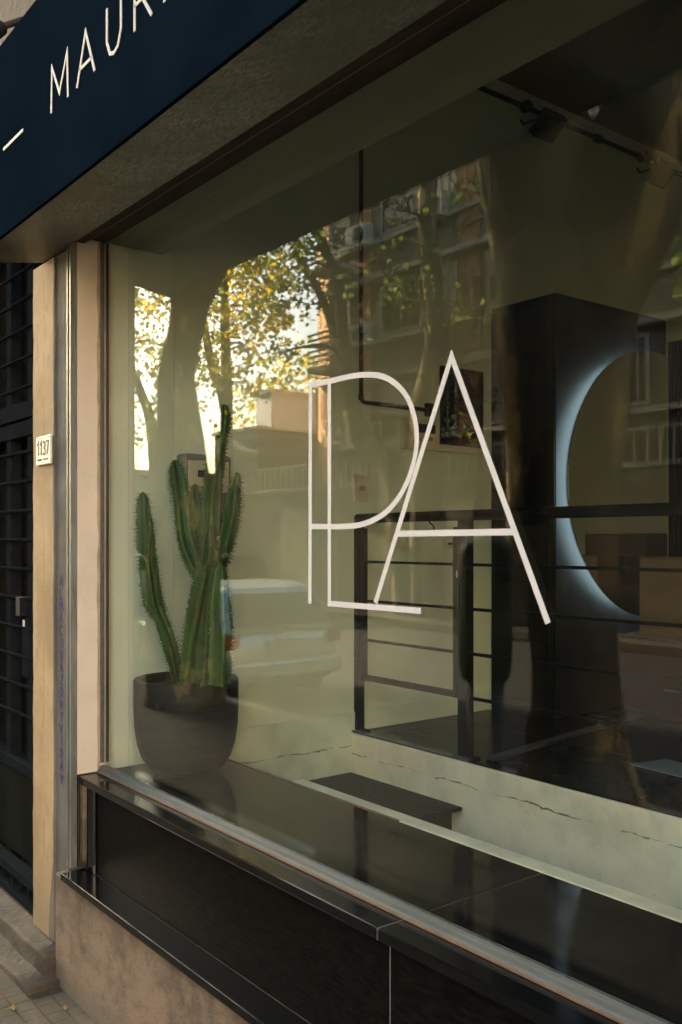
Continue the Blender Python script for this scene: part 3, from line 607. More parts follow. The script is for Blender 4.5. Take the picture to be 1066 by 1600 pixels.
# ------------------------------------------------------------------ neighbouring door and step
door = empty('metal_door', (-4.2, 0, 0), 'dark grey grilled metal door beside the ochre pillar', 'door')
DY = .0; DX0, DX1 = -4.95, -3.60
zr = [on_y(25, v, DY).z for v in (640, 695, 1178)]
b = MB()
for (xa, xb) in ((DX0, DX0 + .06), (-4.20, -4.14), (-3.93, -3.86), (-4.55, -4.49)): b.box((xa, DY - .03, .16), (xb, DY + .02, 2.9))
b.build('frame', M['bluesteel'], door, bevel=.003)
z_hi, z_lo = on_y(25, 650, DY).z, on_y(25, 672, DY).z
MB().box((DX0, DY - .045, z_lo + .025), (DX1, DY + .03, z_hi + .035)).box((DX0, DY - .038, z_lo - .05), (DX1, DY + .03, z_lo + .018)).build('middle_rail', M['bluesteel'], door, bevel=.004)
z = z_hi + .10
while z < 2.85:
    MB().tube([(DX0, DY - .032, z), (DX1, DY - .032, z)], .0075, 8).build('bar', M['bluesteel'], door, smooth=True); z += .125
z = z_lo - .115
while z > .78:
    MB().tube([(DX0, DY - .032, z), (DX1, DY - .032, z)], .0075, 8).build('bar', M['bluesteel'], door, smooth=True); z -= .125
MB().box((DX0, DY + .035, .64), (DX1, DY + .05, 2.9)).build('textured_glass', M['doorglass'], door)
MB().box((DX0, DY - .035, .245), (DX1, DY + .01, .60)).build('kick_panel', M['doorpanel'], door, bevel=.003)
MB().box((DX0, DY - .042, .602), (DX1, DY + .03, .655)).build('lower_rail', M['bluesteel'], door, bevel=.004)
MB().box((-3.99, DY - .06, 1.28), (-3.935, DY - .012, 1.36)).build('lock', M['blackgap'], door, bevel=.003)
MB().box((-3.985, DY - .035, 1.02), (-3.90, DY - .02, 1.27)).build('lock_plate', M['bluesteel'], door, bevel=.003)
MB().box((-3.965, DY - .0375, 1.235), (-3.945, DY - .035, 1.262)).build('sticker', M['tile'], door)
b = MB()
for i in range(14): b.tube([(-4.9 + i * .10, -.07, .13), (-4.9 + i * .10, -.07, .21)], .006, 6)
b.box((DX0, -.10, .20), (DX1, -.042, .235)); b.box((DX0, -.10, .112), (-3.66, -.03, .135)); b.build('threshold_rack', M['bluesteel'], door)
# step with a worn top
def lumpy(name, a, b, m, amp=.012, n=(40, 6, 5), parent=None, kind=None):
    bm = bmesh.new(); bmesh.ops.create_cube(bm, size=1)
    for v in bm.verts: v.co = Vector([(a[i] + b[i]) / 2 + v.co[i] * (b[i] - a[i]) for i in range(3)])
    bmesh.ops.subdivide_edges(bm, edges=bm.edges[:], cuts=14, use_grid_fill=True)
    for v in bm.verts:
        v.co += Vector((0, 1, 1)) * amp * mnoise.noise(v.co * 6) + Vector((0, .6, 1)) * amp * .5 * mnoise.noise(v.co * 21)
    me = bpy.data.meshes.new(name); bm.to_mesh(me); bm.free(); o = link(name, me, m, parent, True)
    if kind: tag(o, kind=kind)
    return o
lumpy('doorstep', (-4.95, -.19, -.05), (-3.31, .08, .095), M['concrete'], .006, kind='structure')
lumpy('pavement_edge_mortar', (-5.4, -.27, -.05), (-3.25, -.12, .022), M['concrete'], .008, kind='structure')
nb = empty('neighbouring_house', (-10, 0, 0), 'plain rendered house wall beyond the grilled door, heightened to shade the kerb', 'house')
MB().box((-45, -.09, -.2), (-4.96, 6, 14)).build('wall', M['brownwall'], nb)  # run long and raised to keep low sun off pavement and near trunk
MB().box((-4.955, -.09, 2.91), (-3.625, 6, 14)).build('lintel_wall', M['brownwall'], nb)

# fallen leaves on the pavement
for i, (x, y) in enumerate(((-3.08, -.20), (-3.19, -.34))):
    a = random.uniform(0, 6.28); s_ = .015 + .004 * (i % 2); pts = []
    for k in range(10):
        r = s_ * (1 if k % 2 == 0 else .55); t = a + k * math.pi / 5; pts.append((x + r * math.cos(t), y + r * .8 * math.sin(t), .006 + .004 * math.sin(3 * t)))
    o = MB().prism(pts, (0, 0, .0015)).build('fallen_leaf', M['fallen']); tag(o, ['small fallen ochre leaf lying at the foot of the stucco plinth', 'small fallen ochre leaf on the tiles nearer the doorstep'][i], 'leaf', 'fallen leaves on the pavement')

# ------------------------------------------------------------------ pot and cactus
PC = Vector((-3.03, .239, .755))
pot = empty('plant_pot', tuple(PC), 'round charcoal concrete pot standing on the black window ledge', 'plant pot')
pr = [(.0, .0), (.075, .0), (.108, .006), (.138, .026), (.162, .062), (.178, .110), (.187, .170), (.190, .240), (.190, .338), (.187, .344), (.172, .344), (.168, .338), (.166, .308), (.0, .308)]
MB().lathe(pr, PC, 72).build('pot_body', M['pot'], pot, smooth=True)
sb = bmesh.new(); bmesh.ops.create_grid(sb, x_segments=40, y_segments=40, size=.165)
for v in list(sb.verts):
    if v.co.length > .164: v.co *= .164 / v.co.length
for v in sb.verts: v.co.z = .309 + .010 * mnoise.noise(v.co * 40) + .012 * mnoise.noise(v.co * 90) + .02 * max(0, 1 - v.co.length / .14); v.co += PC
me = bpy.data.meshes.new('soil'); sb.to_mesh(me); sb.free(); link('soil', me, M['soil'], pot, True)
cac = empty('cactus', (PC.x, PC.y, PC.z + .31), 'tall branching green columnar cactus growing in the charcoal pot', 'cactus')
def cpt(u, v, dy=0): return on_y(u, v, PC.y + dy)
def cactus_col(name, pts, rads, ribs=4, twist=.3, seed=0):
    path = spline(pts, 22); n = len(path); rad = [.98 * r for r in lerp_list(rads, n)]
    verts = []; cols = []; faces = []; per = ribs * 8; spn = MB(); up = None; L = 0; rs = random.Random(seed)
    for k, p in enumerate(path):
        if k: L += (p - path[k-1]).length
        t = (path[min(k+1, n-1)] - path[max(k-1, 0)]).normalized()
        if up is None: up = t.orthogonal().normalized(); up.rotate(__import__('mathutils').Quaternion(t, seed * .7))
        up = (up - t * up.dot(t)).normalized(); sdv = t.cross(up)
        tip = min(1, (sum((path[j+1]-path[j]).length for j in range(k, n-1)) / (rads[-1] * 1.6)) ** .5 if k < n-1 else 0)
        sc = .5 + .5 * math.cos(L / .0145 * 2 * math.pi); ph = twist * L * 2
        for j in range(per):
            a = 2 * math.pi * j / per + ph; rb = abs(math.cos((j / per) * ribs * math.pi)) ** 2.1       # 1 on a rib
            r = rad[k] * (.36 + .60 * rb + (.24 + .16 * mnoise.noise(Vector((L * 60, seed, int((j / per) * ribs + .5))))) * rb ** 4 * sc) * max(tip, .02) * (1 + .13 * mnoise.noise(Vector((L * 12, seed, int((j / per) * ribs + .5) * 1.7))))
            verts.append(p + (up * math.cos(a) + sdv * math.sin(a)) * r); cols.append(rb ** 5)
        if k % 2 == 0 and tip > .3:
            for q in range(ribs):
                a = 2 * math.pi * q / ribs + ph; d = up * math.cos(a) + sdv * math.sin(a); b0 = p + d * rad[k] * 1.04 * tip
                for z_ in range(2):
                    e = (d + t * rs.uniform(-.6, .9) + (up * rs.uniform(-1, 1) + sdv * rs.uniform(-1, 1)) * .5).normalized()
                    spn.tube([b0 - e * .002, b0 + e * rs.uniform(.008, .015) * (1.5 if rs.random() < .12 else 1)], [.0015, .0004], 4)
    for k in range(n - 1):
        for j in range(per):
            a = k * per + j; b = k * per + (j + 1) % per; faces.append((a, b, b + per, a + per))
    faces.append(tuple((n - 1) * per + j for j in range(per)))
    me = bpy.data.meshes.new(name); me.from_pydata([tuple(v) for v in verts], [], faces); me.update()
    ca = me.color_attributes.new('rib', 'FLOAT_COLOR', 'POINT')
    for i, c in enumerate(cols): ca.data[i].color = (c, c, c, 1)
    o = link(name, me, M['cactus'], cac, True); s_ = spn.build('spines', M['spine'], o)
    return o
px = 3.40 / F
cactus_col('stem', [cpt(327, 1068), cpt(331, 960), cpt(333, 880, .01), cpt(329, 800, .01), cpt(335, 727, 0), cpt(346, 670, 0), cpt(351, 631, 0)], [22*px, 22*px, 19*px, 16*px, 14*px, 12*px, 9*px], 5, .5, 1)
cactus_col('stem', [cpt(297, 1070, -.045), cpt(305, 1000, -.04), cpt(317, 930, -.03), cpt(326, 880, -.02), cpt(331, 850, -.02)], [18*px, 19*px, 18*px, 16*px, 9*px], 4, .3, 2)
cactus_col('stem', [cpt(343, 1068, -.04), cpt(345, 1000, -.045), cpt(344, 940, -.045), cpt(345, 880, -.045)], [16*px, 17*px, 15*px, 8*px], 4, .2, 3)
cactus_col('branch', [cpt(322, 905, 0), cpt(305, 885, -.01), cpt(291, 850, -.01), cpt(284, 800, -.01), cpt(278, 755, -.01), cpt(273, 718, -.01)], [11*px, 13*px, 13*px, 13*px, 14*px, 8*px], 4, .3, 4)
cactus_col('branch', [cpt(335, 900, .02), cpt(347, 870, .02), cpt(358, 830, .02), cpt(365, 785, .02), cpt(371, 738, .02)], [10*px, 12*px, 12*px, 11*px, 6*px], 4, .3, 5)
cactus_col('branch', [cpt(320, 890, .05), cpt(312, 850, .05), cpt(306, 800, .05), cpt(304, 755, .05)], [9*px, 11*px, 11*px, 6*px], 4, .3, 6)
cactus_col('branch', [cpt(278, 1062, -.03), cpt(268, 1015, -.07), cpt(252, 968, -.10), cpt(240, 940, -.12), cpt(231, 880, -.14), cpt(226, 820, -.16), cpt(223, 768, -.165)], [9*px, 11*px, 9*px, 14*px, 13*px, 12*px, 8*px], 4, .3, 7)
cactus_col('branch', [cpt(322, 880, -.06), cpt(324, 850, -.06), cpt(326, 825, -.06)], [8*px, 9*px, 5*px], 4, .3, 8)

# ------------------------------------------------------------------ step with rubber mat inside the entrance
stp = empty('entrance_step', (-2.9, .9, .2), 'small inner step covered by a black studded mat below the platform', 'step')
MB().box((-3.232, .60, .556), (-2.54, 1.172, .572)).build('rubber_mat', M['mat_rubber'], stp, bevel=.006)
MB().box((-3.232, .63, .18), (-2.60, 1.172, .555)).build('step_block', M['darkpit'], stp)

# ------------------------------------------------------------------ railing
rail = empty('railing', (-2.0, 1.21, .75), 'black iron railing with gate on the edge of the raised floor', 'railing')
RY = 1.215; ZT = 1.700
def post(u0, u1, name='post', par=rail, y=RY, z0=.75, z1=1.685):
    xa = on_y(u0, 900, y - .02).x; xb = on_y(u1, 900, y).x; return xa, xb
xp1 = on_y(556, 900, RY).x; xp2 = on_y(721, 900, RY).x
MB().box((xp1, RY - .02, .75), (xp1 + .038, RY + .02, ZT - .015)).build('post', M['iron'], rail, bevel=.002)
MB().box((xp1 - .03, RY - .035, .7485), (xp1 + .06, RY + .035, .756)).build('foot_plate', M['iron'], rail)
MB().box((xp2, RY - .022, .75), (xp2 + .046, RY + .022, ZT - .015)).build('post', M['iron'], rail, bevel=.002)
MB().box((xp2 - .02, RY - .035, .7485), (xp2 + .07, RY + .035, .757)).build('foot_plate', M['iron'], rail)
MB().box((.30, RY - .022, .75), (.346, RY + .022, ZT - .015)).build('post', M['iron'], rail, bevel=.002)
x0 = xp1 - .005
MB().tube([(x0 - .004, RY, ZT - .012), (x0 + .004, RY, ZT), (x0 + .03, RY, ZT), (XR, RY, ZT)], [.012, .019, .021, .021], 18).build('handrail', M['iron'], rail, smooth=True)
for zz in (1.507, 1.334, 1.160, .988):
    MB().box((xp2 + .047, RY - .006, zz - .006), (.299, RY + .006, zz + .006)).build('bar', M['iron'], rail)
    MB().box((.347, RY - .006, zz - .006), (XR, RY + .006, zz + .006)).build('bar', M['iron'], rail)
gx0, gx1 = xp1 + .046, xp2 - .012
gate = MB()
gate.box((gx0, RY - .012, .98), (gx0 + .024, RY + .012, 1.655)); gate.box((gx1 - .024, RY - .012, .98), (gx1, RY + .012, 1.655))
gate.box((gx0 + .0245, RY - .0115, .981), (gx1 - .0245, RY + .0115, 1.005)); g = gate.build('gate', M['iron'], rail, bevel=.0015)
for zz in (1.507, 1.334, 1.160): MB().box((gx0 + .0245, RY - .006, zz - .0055), (gx1 - .0245, RY + .006, zz + .0055)).build('bar', M['iron'], g)
for zz in (1.05, 1.30, 1.60): MB().tube([(xp1 + .042, RY - .02, zz - .03), (xp1 + .042, RY - .02, zz + .03)], .009, 10).build('hinge', M['iron'], rail, smooth=True)
hx = on_y(683, 815, RY).x
MB().tube(spline([(hx - .01, RY - .02, 1.70), (hx - .012, RY - .03, 1.675), (hx + .01, RY - .03, 1.66), (hx + .012, RY - .03, 1.645)], 5), .0035, 6).build('gate_hook', M['iron'], rail, smooth=True)
MB().tube([(hx + .05, RY - .03, 1.705), (hx + .05, RY - .018, 1.705)], .012, 14).build('knob', M['iron'], rail, smooth=True)
MB().box((gx1 - .001, RY - .017, 1.455), (gx1 + .008, RY - .0125, 1.482)).build('latch_label', M['trim'], rail)

# ------------------------------------------------------------------ black cabinet with drawers
cbx0, cbx1, cby0, cby1 = XL + .006, -2.825, 2.08, 2.985
cab = empty('tall_cabinet', (-3.0, 2.5, .75), 'tall black cabinet with drawers against the left wall', 'cabinet')
MB().box((cbx0, cby0, .75), (cbx1 - .006, cby1, 2.77)).build('carcass', M['cabinet'], cab, bevel=.003)
MB().box((cbx1 - .0055, cby0 + .002, .76), (cbx1, cby1, 2.768)).build('side_panel', M['cabside'], cab)
zs = [on_y(820, v, cby0).z for v in (818, 909, 1000, 1092)]
zz = zs + [.79]
for i in range(4):
    MB().box((cbx0 + .02, cby0 - .014, zz[i+1] + .006), (cbx1 - .045, cby0 - .001, zz[i] - .004)).build('drawer', M['drawer'], cab, bevel=.003)
MB().box((cbx1 - .038, cby0 - .012, .77), (cbx1 - .002, cby0 - .001, 2.765)).build('edge_strip', M['drawer'], cab, bevel=.002)
bc = empty('door_post', (-2.78, 3.1, .75), 'narrow black slatted post standing right beside the mirror edge', 'post')
MB().box((-2.82, 3.0, .75), (-2.735, 3.2, 2.655)).build('post_body', M['cabinet'], bc)
for i in range(3): MB().box((-2.816 + i * .027, 2.99, .8), (-2.816 + i * .027 + .021, 2.999, 2.64)).build('slat', M['cabinet'], bc)

# ------------------------------------------------------------------ backlit mirror
mir = empty('round_mirror', (-2.78, 2.80, 1.89), 'large backlit round mirror with one straight side on the black panel', 'mirror')
MX = -2.785; mc = Vector((MX, 2.80, 1.89)); mr_ = .683; cut = 2.93
def dshape(x, r, cy):
    pts = []; amin = math.acos(min(1, (cy - mc.y) / r))
    for k in range(97):
        a = amin + (2 * math.pi - 2 * amin) * k / 96; pts.append((x, mc.y + r * math.cos(a), mc.z + r * math.sin(a)))
    return pts
mb = MB(); mb.prism(dshape(MX, mr_, cut), (.005, 0, 0)); mb.build('mirror_glass', M['mirror'], mir)
ring = MB(); pa_ = dshape(MX - .0005, mr_ - .046, cut - .01); pb_ = dshape(cbx1 + .006, mr_ - .046, cut - .01)
for k in range(len(pa_) - 1): ring.face([pa_[k], pa_[k+1], pb_[k+1], pb_[k]])
ring.build('led_strip', M['led'], mir)
MB().box((MX - .004, cut + .0005, mc.z - .66), (MX + .006, cut + .006, mc.z + .66)).build('edge_profile', M['mirredge'], mir)

# ------------------------------------------------------------------ fittings on the left wall
def wbox(name, u0, u1, v0, v1, d, m, par, x=XL, bevel=.003, base=0):
    a = on_x(u0, v0, x); b_ = on_x(u1, v1, x)
    c_ = on_x((u0 + u1) / 2, v0, x).z; e_ = on_x((u0 + u1) / 2, v1, x).z
    return MB().box((x + base, a.y, e_), (x + base + d, b_.y, c_)).build(name, m, par, bevel=bevel)
mt = empty('electricity_meter', (XL, .5, 1.7), 'grey electricity meter box on the wall behind the cactus', 'meter')
wbox('box', 274, 348, 712, 818, .07, M['greyplastic'], mt, bevel=.012)
wbox('cover', 280, 343, 722, 770, .006, M['offwhite'], mt, base=.0705)
wbox('display', 294, 328, 737, 748, .003, M['screen'], mt, base=.077)
wbox('window_bezel', 283, 339, 718, 721, .004, M['greyplastic'], mt, base=.0772)
lab = wbox('warning_label', 308, 324, 754, 780, .0015, M['offwhite'], mt, base=.077)
a = on_x(309, 768, XL + .079); c_ = on_x(323, 768, XL + .079); t_ = on_x(316, 755, XL + .079)
MB().prism([a, c_, t_], (.001, 0, 0)).build('warning_triangle', M['yellow'], mt)
MB().prism([on_x(316.5, 758, XL+.0803), on_x(314.5, 763.5, XL+.0803), on_x(316.3, 763.5, XL+.0803), on_x(315, 767, XL+.0803), on_x(318, 761.8, XL+.0803), on_x(316.3, 761.8, XL+.0803)], (.0006, 0, 0)).build('lightning_mark', M['ink'], mt)
for vv in (770.5, 774.5): wbox('label_line', 310, 322, vv, vv + 1.8, .0008, M['ink'], mt, base=.0787, bevel=0)
cd = empty('wall_conduit', (XL, 1.2, 2.3), 'thin black conduit running down the wall then turning right', 'conduit')
p1 = on_x(563, 200, XL + .012); p2 = on_x(564.5, 628, XL + .012); p3 = on_x(668, 644, XL + .012)
p1.y = p2.y; p3.z = p2.z
MB().tube([p1, p2 + Vector((0, 0, .02)), p2 + Vector((0, .006, .006)), p2 + Vector((0, .02, 0)), p3], .0095, 12).build('pipe', M['iron'], cd, smooth=True)
MB().tube([p2 + Vector((0, 0, .035)), p2 + Vector((0, 0, .01))], .013, 12).build('coupling', M['iron'], cd, smooth=True)
MB().box((XL, p3.y - .01, p3.z - .03), (XL + .03, p3.y + .035, p3.z + .03)).build('junction_box', M['iron'], cd, bevel=.003)
ep = empty('alarm_panel', (XL, 1.6, 1.9), 'cream control panel with small keypad beside the black screen', 'panel')
wbox('panel', 624, 678, 656, 703, .035, M['offwhite'], ep, bevel=.004)
wbox('keypad', 643, 672, 664, 678, .003, M['screen'], ep, base=.0355)
wbox('label', 629, 637, 664, 684, .001, M['shutter'], ep, base=.0355, bevel=0)
for i in range(3): wbox('key', 644 + i * 9, 650 + i * 9, 684, 690, .003, M['greyplastic'], ep, base=.0355)
ms = empty('wall_screen', (XL, 1.85, 1.95), 'black square wall screen with a cream lower edge', 'screen')
wbox('casing', 678, 747, 582, 708, .03, M['offwhite'], ms, bevel=.004)
wbox('screen', 680, 746, 578, 698, .012, M['screen'], ms, base=.0305, bevel=.002)
sw = empty('light_switch', (XL, 1.2, 1.7), 'cream light switch plate on the wall left of the gate', 'switch')
wbox('plate', 551, 574, 742, 784, .01, M['offwhite'], sw); wbox('rocker', 558, 568, 757, 767, .006, M['shutter'], sw, base=.0105)
ou = empty('wall_socket', (XL, 1.7, 1.5), 'small cream wall socket seen below the handrail by the gate post', 'socket')
wbox('plate', 691, 710, 832, 857, .012, M['offwhite'], ou); wbox('pins', 697, 704, 848, 851, .002, M['screen'], ou, base=.0125, bevel=0)
# conduit high on the wall with two floodlights
hc = empty('high_conduit', (XL, 2.2, 3.87), 'long dark conduit high on the wall carrying floodlights', 'conduit')
q1 = on_x(700, 118, XL + .02); q2 = on_x(1066, 270, XL + .02); q1.z = q2.z = (on_x(748, 138, XL + .02).z + on_x(1000, 243, XL + .02).z) / 2
q1.y = .40; q2.y = YB
MB().tube([q1, q2], .013, 12).build('pipe', M['iron'], hc, smooth=True)
for uu in (935,):
    p = on_x(uu, 214, XL + .02); p.z = q1.z; MB().tube([p - Vector((0, .025, 0)), p + Vector((0, .025, 0))], .022, 12).build('coupling', M['iron'], hc, smooth=True)
def flood(u, v, label):
    f = empty('floodlight', (XL + .1, on_x(u, v, XL + .1).y, q1.z - .1), label, 'floodlight', 'floodlights under the high conduit')
    c = Vector((XL + .10, on_x(u, v, XL + .1).y, q1.z - .10)); 
    ax = Vector((.054, 0, .046)); ay = Vector((0, .082, 0)); az = Vector((-.021, 0, .025)) * .8
    MB().obox(c, ax, ay, az).build('housing', M['iron'], f, bevel=.01)
    MB().obox(c - az * 1.12, ax * .82, ay * .84, az * .08).build('lens', M['screen'], f)
    MB().tube([c + Vector((-.09, -.11, .03)), c + Vector((-.07, -.115, .0)), c + Vector((0, -.112, 0))], .006, 8).build('bracket', M['iron'], f)
    MB().tube([(XL + .02, c.y - .1, q1.z - .005), (XL + .055, c.y - .1, q1.z - .01)], .030, 14).build('junction', M['iron'], f, smooth=True)
flood(857, 190, 'dark floodlight hanging high on the conduit nearer the window'); flood(1034, 276, 'dark floodlight at the far end of the high conduit')

# ------------------------------------------------------------------ chest, boxes, film
ch = empty('lacquered_chest', (-2.2, 2.7, .75), 'dark red lacquered chest standing below the round mirror', 'chest')
MB().box((-2.765, 2.50, .75), (-1.7, 2.93, 1.145)).build('chest_body', M['redwood'], ch, bevel=.006)
for i in range(2): MB().box((-2.74, 2.486, .78 + .18 * i), (-1.74, 2.499, .945 + .18 * i)).build('drawer', M['redwood'], ch, bevel=.003)
MB().tube([(-2.5, 2.47, .90), (-2.3, 2.47, .90)], .006, 8).build('handle', M['floortrim'], ch)
sbd = empty('sideboard', (-1.9, 3.6, .75), 'low black sideboard against the back wall reflected in the mirror', 'sideboard')
MB().box((-2.35, 3.42, .78), (-1.4, 3.85, 1.42)).build('carcass', M['cabinet'], sbd, bevel=.004)
for i in range(2): MB().box((-2.33 + i * .47, 3.405, .82), (-1.89 + i * .47, 3.419, 1.38)).build('door', M['drawer'], sbd, bevel=.003)

def carton(name, a, b, m, label, skew=0):
    t = empty(name, ((a[0]+b[0])/2, (a[1]+b[1])/2, a[2]), label, 'box')
    MB().box(a, b).build('box_body', m, t, bevel=.008)
    zc_ = b[2]; w = .025
    MB().box((a[0] + .003, (a[1]+b[1])/2 - w, zc_ + .004), (b[0] - .003, (a[1]+b[1])/2 + w, zc_ + .005)).build('tape', M['darkcarton'], t)
    MB().box((a[0] - .0015, (a[1]+b[1])/2 - w, b[2] - .09), (a[0] - .0003, (a[1]+b[1])/2 + w, b[2] + .0012)).build('tape', M['darkcarton'], t)
    for yy in ((a[1], (a[1]+b[1])/2 - .002), ((a[1]+b[1])/2 + .002, b[1])): MB().box((a[0] + .001, yy[0] + .001, b[2] - .0005), (b[0] - .001, yy[1], b[2] + .0035)).build('flap', m, t)
carton('cardboard_box', (-2.66, 2.50, 1.147), (-2.05, 2.90, 1.518), M['carton'], 'large brown cardboard box on the dark red chest in front of the mirror')
carton('dark_cardboard_box', (-2.30, 3.46, 1.422), (-1.85, 3.80, 1.64), M['darkcarton'], 'dark cardboard box standing on the black sideboard, seen in the mirror')
o = MB().prism([(-2.10, 1.62, .752), (-1.86, 1.60, .752), (-1.84, 1.78, .752), (-2.06, 1.80, .752)], (0, 0, .003)).build('plastic_sheet', M['film']); tag(o, 'small shiny plastic sheet lying on the dark raised floor', 'sheet')

# ================================================================== ACROSS THE STREET (mirrored in the glass)
OY = 14.5
def sx(u, Y=OY): return street(u, 800, Y).x
def sz(u, v, Y=OY): return street(u, v, Y).z
apt = empty('apartment_building', (-16, -OY, 0), 'tall cream apartment block with white trim and roller blinds', 'building')
ax0, ax1 = sx(514), -9.2
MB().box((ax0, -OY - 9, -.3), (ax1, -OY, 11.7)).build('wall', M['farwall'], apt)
# orange brick corner, its splay shaped so the low sun strikes it
cw_ = .75
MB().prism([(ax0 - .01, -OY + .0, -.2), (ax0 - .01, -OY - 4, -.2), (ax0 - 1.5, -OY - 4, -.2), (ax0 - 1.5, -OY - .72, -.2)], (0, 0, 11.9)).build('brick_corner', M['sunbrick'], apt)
def far_window(u0, u1, z0, z1, kind, par=apt, ac=False, Y=OY):
    x0, x1 = sx(u0, Y), sx(u1, Y); y = -Y
    f = MB().box((x0 - .07, y + .001, z0 - .07), (x1 + .07, y + .05, z0)).box((x0 - .07, y + .001, z1), (x1 + .07, y + .05, z1 + .07)).box((x0 - .07, y + .001, z0 + .001), (x0, y + .05, z1 - .001)).box((x1, y + .001, z0 + .001), (x1 + .07, y + .05, z1 - .001)).build('window', M['trim'], par)
    if kind == 'blind':
        MB().box((x0, y + .001, z0), ((x0+x1)/2 - .03, y + .03, z1)).box(((x0+x1)/2 + .03, y + .001, z0), (x1, y + .03, z1)).box(((x0+x1)/2 - .03, y + .001, z0), ((x0+x1)/2 + .03, y + .045, z1)).build('blind', M['shutter'], f)
    elif kind == 'half':
        MB().box((x0, y + .001, z0 + (z1 - z0) * .5), (x1, y + .03, z1)).build('blind', M['shutter'], f); MB().box((x0, y + .001, z0), (x1, y + .02, z0 + (z1 - z0) * .499)).build('pane', M['farglass'], f)
    else:
        MB().box((x0, y + .001, z0), (x1, y + .02, z1)).build('pane', M['farglass'], f); MB().box(((x0+x1)/2 - .02, y + .021, z0), ((x0+x1)/2 + .02, y + .04, z1)).build('mullion', M['trim'], f)
    if ac:
        xa = x1 + .25
        c = MB().box((xa, y + .001, z0 - .25), (xa + .8, y + .32, z0 + .35)).build('air_conditioner', M['acwhite'], par, bevel=.02)
        MB().tube([(xa + .52, y + .322, z0 + .05), (xa + .52, y + .33, z0 + .05)], .23, 20).build('fan', M['fan'], c)
    return f
for z0, z1, kinds in ((4.35, 5.6, 'bhgb'), (7.05, 8.25, 'bgbh'), (9.7, 10.9, 'hgbg')):
    for (u0, u1), k, acf in zip(((521, 545), (598, 657), (689, 712), (766, 798)), kinds, (1, 0, 0, 1)):
        far_window(u0, u1, z0, z1, {'b': 'blind', 'h': 'half', 'g': 'glass'}[k], ac=bool(acf) or (z0 > 9 and u0 == 598))
    for (u0, u1) in ((835, 870), (905, 945), (985, 1010)): far_window(u0, u1, z0, z1, random.choice(['blind', 'glass', 'half']))
    MB().box((ax0 + .0, -OY + .001, z1 + .22), (ax1, -OY + .22, z1 + .36)).build('string_course', M['trim'], apt)
    MB().box((ax0 + .0, -OY + .001, z0 - .24), (ax1, -OY + .10, z0 - .12)).build('sill_course', M['trim'], apt)
for u0, u1 in ((562, 580), (716, 750)):
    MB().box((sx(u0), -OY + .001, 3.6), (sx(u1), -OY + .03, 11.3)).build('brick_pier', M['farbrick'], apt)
# balconies near the corner
for z0 in (6.2, 8.9):
    bl = MB().box((sx(520), -OY + .24, z0), (sx(566), -OY + .9, z0 + .14)).build('balcony', M['trim'], apt)
    b = MB()
    for i in range(6): b.box((sx(520), -OY + .86, z0 + .24 + i * .15), (sx(566), -OY + .89, z0 + .30 + i * .15))
    b.build('balustrade', M['trim'], bl)
# front terrace wall with railing
tw = empty('terrace_wall', (-15, -13.9, 0), 'low rendered front wall with a white railing along its top', 'wall')
tx0, tx1 = sx(392, 13.9), sx(1100, 13.9)
MB().box((tx0, -14.2, -.1), (tx1, -13.9, 3.0)).build('wall', M['farwall'], tw)
MB().box((tx0, -14.25, 3.0), (tx1, -13.85, 3.10)).build('coping', M['trim'], tw)
b = MB(); n = int((tx1 - tx0) / .28)
for i in range(n): b.box((tx0 + .28 * i, -14.07, 3.1), (tx0 + .28 * i + .03, -14.03, 3.72))
b.box((tx0, -14.08, 3.72), (tx1, -14.02, 3.78)); b.build('railing', M['trim'], tw)
for u0, u1 in ((440, 492), (598, 650), (700, 740)): 
    f = MB().box((sx(u0, 13.9), -13.899, .1), (sx(u1, 13.9), -13.86, 2.5)).build('garage_door', M['shutter'], tw)
# lower block to the left, its long side towards the shop
lb = empty('low_building', (-30, -18, 0), 'low cream building with a flat roof left of the apartment block', 'building')
lx = -24.2; ly0 = -(on_x(403, 700, lx).y); ly1 = -(on_x(500, 700, lx).y + 2)
lz = CAM_Z + (845 - 669) / F * (lx / ray(394, 669)[0])
MB().box((lx - 2.6, ly1 - 3, -.2), (lx, ly0, lz)).build('wall', M['farwall'], lb)
MB().box((lx - 2.7, ly1 - 3, lz), (lx + .08, ly0 + .08, lz + .10)).build('coping', M['trim'], lb)
MB().box((lx + .001, ly0 - 2.2, 2.2), (lx + .04, ly0 - 1.0, 3.3)).build('window', M['farglass'], lb)
hx0 = lx - 1.5
hb = empty('rooftop_tank', (hx0, -19, lz), 'pale box shaped rooftop tank room on the low building', 'tank')
ya = -on_x(424, 640, hx0).y; yb = -on_x(492, 640, hx0).y - .5; zt_ = CAM_Z + (845 - 613) / F * (hx0 / ray(424, 613)[0])
MB().box((hx0 - .9, yb, lz + .102), (hx0, ya, zt_)).build('tank_wall', M['tankwall'], hb)
MB().box((hx0 - 1.0, yb - .1, zt_), (hx0 + .1, ya + .1, zt_ + .12)).build('tank_roof', M['trim'], hb)
hb['label'] = 'pale box shaped tank room standing on the low flat roof'
# far house down the street
fh = empty('far_house', (-44, -16, 0), 'distant cream house at the end of the row seen under the trees', 'house')
MB().box((-52, -24, -.2), (-34, -14.4, 4.2)).build('wall', M['farwall'], fh)
MB().box((-52.3, -24, 4.2), (-33.7, -14.1, 4.4)).build('roof', M['farbrick'], fh)
for i in range(4): MB().box((-50 + i * 4, -14.399, .9), (-48.6 + i * 4, -14.36, 2.4)).build('window', M['farglass'], fh)
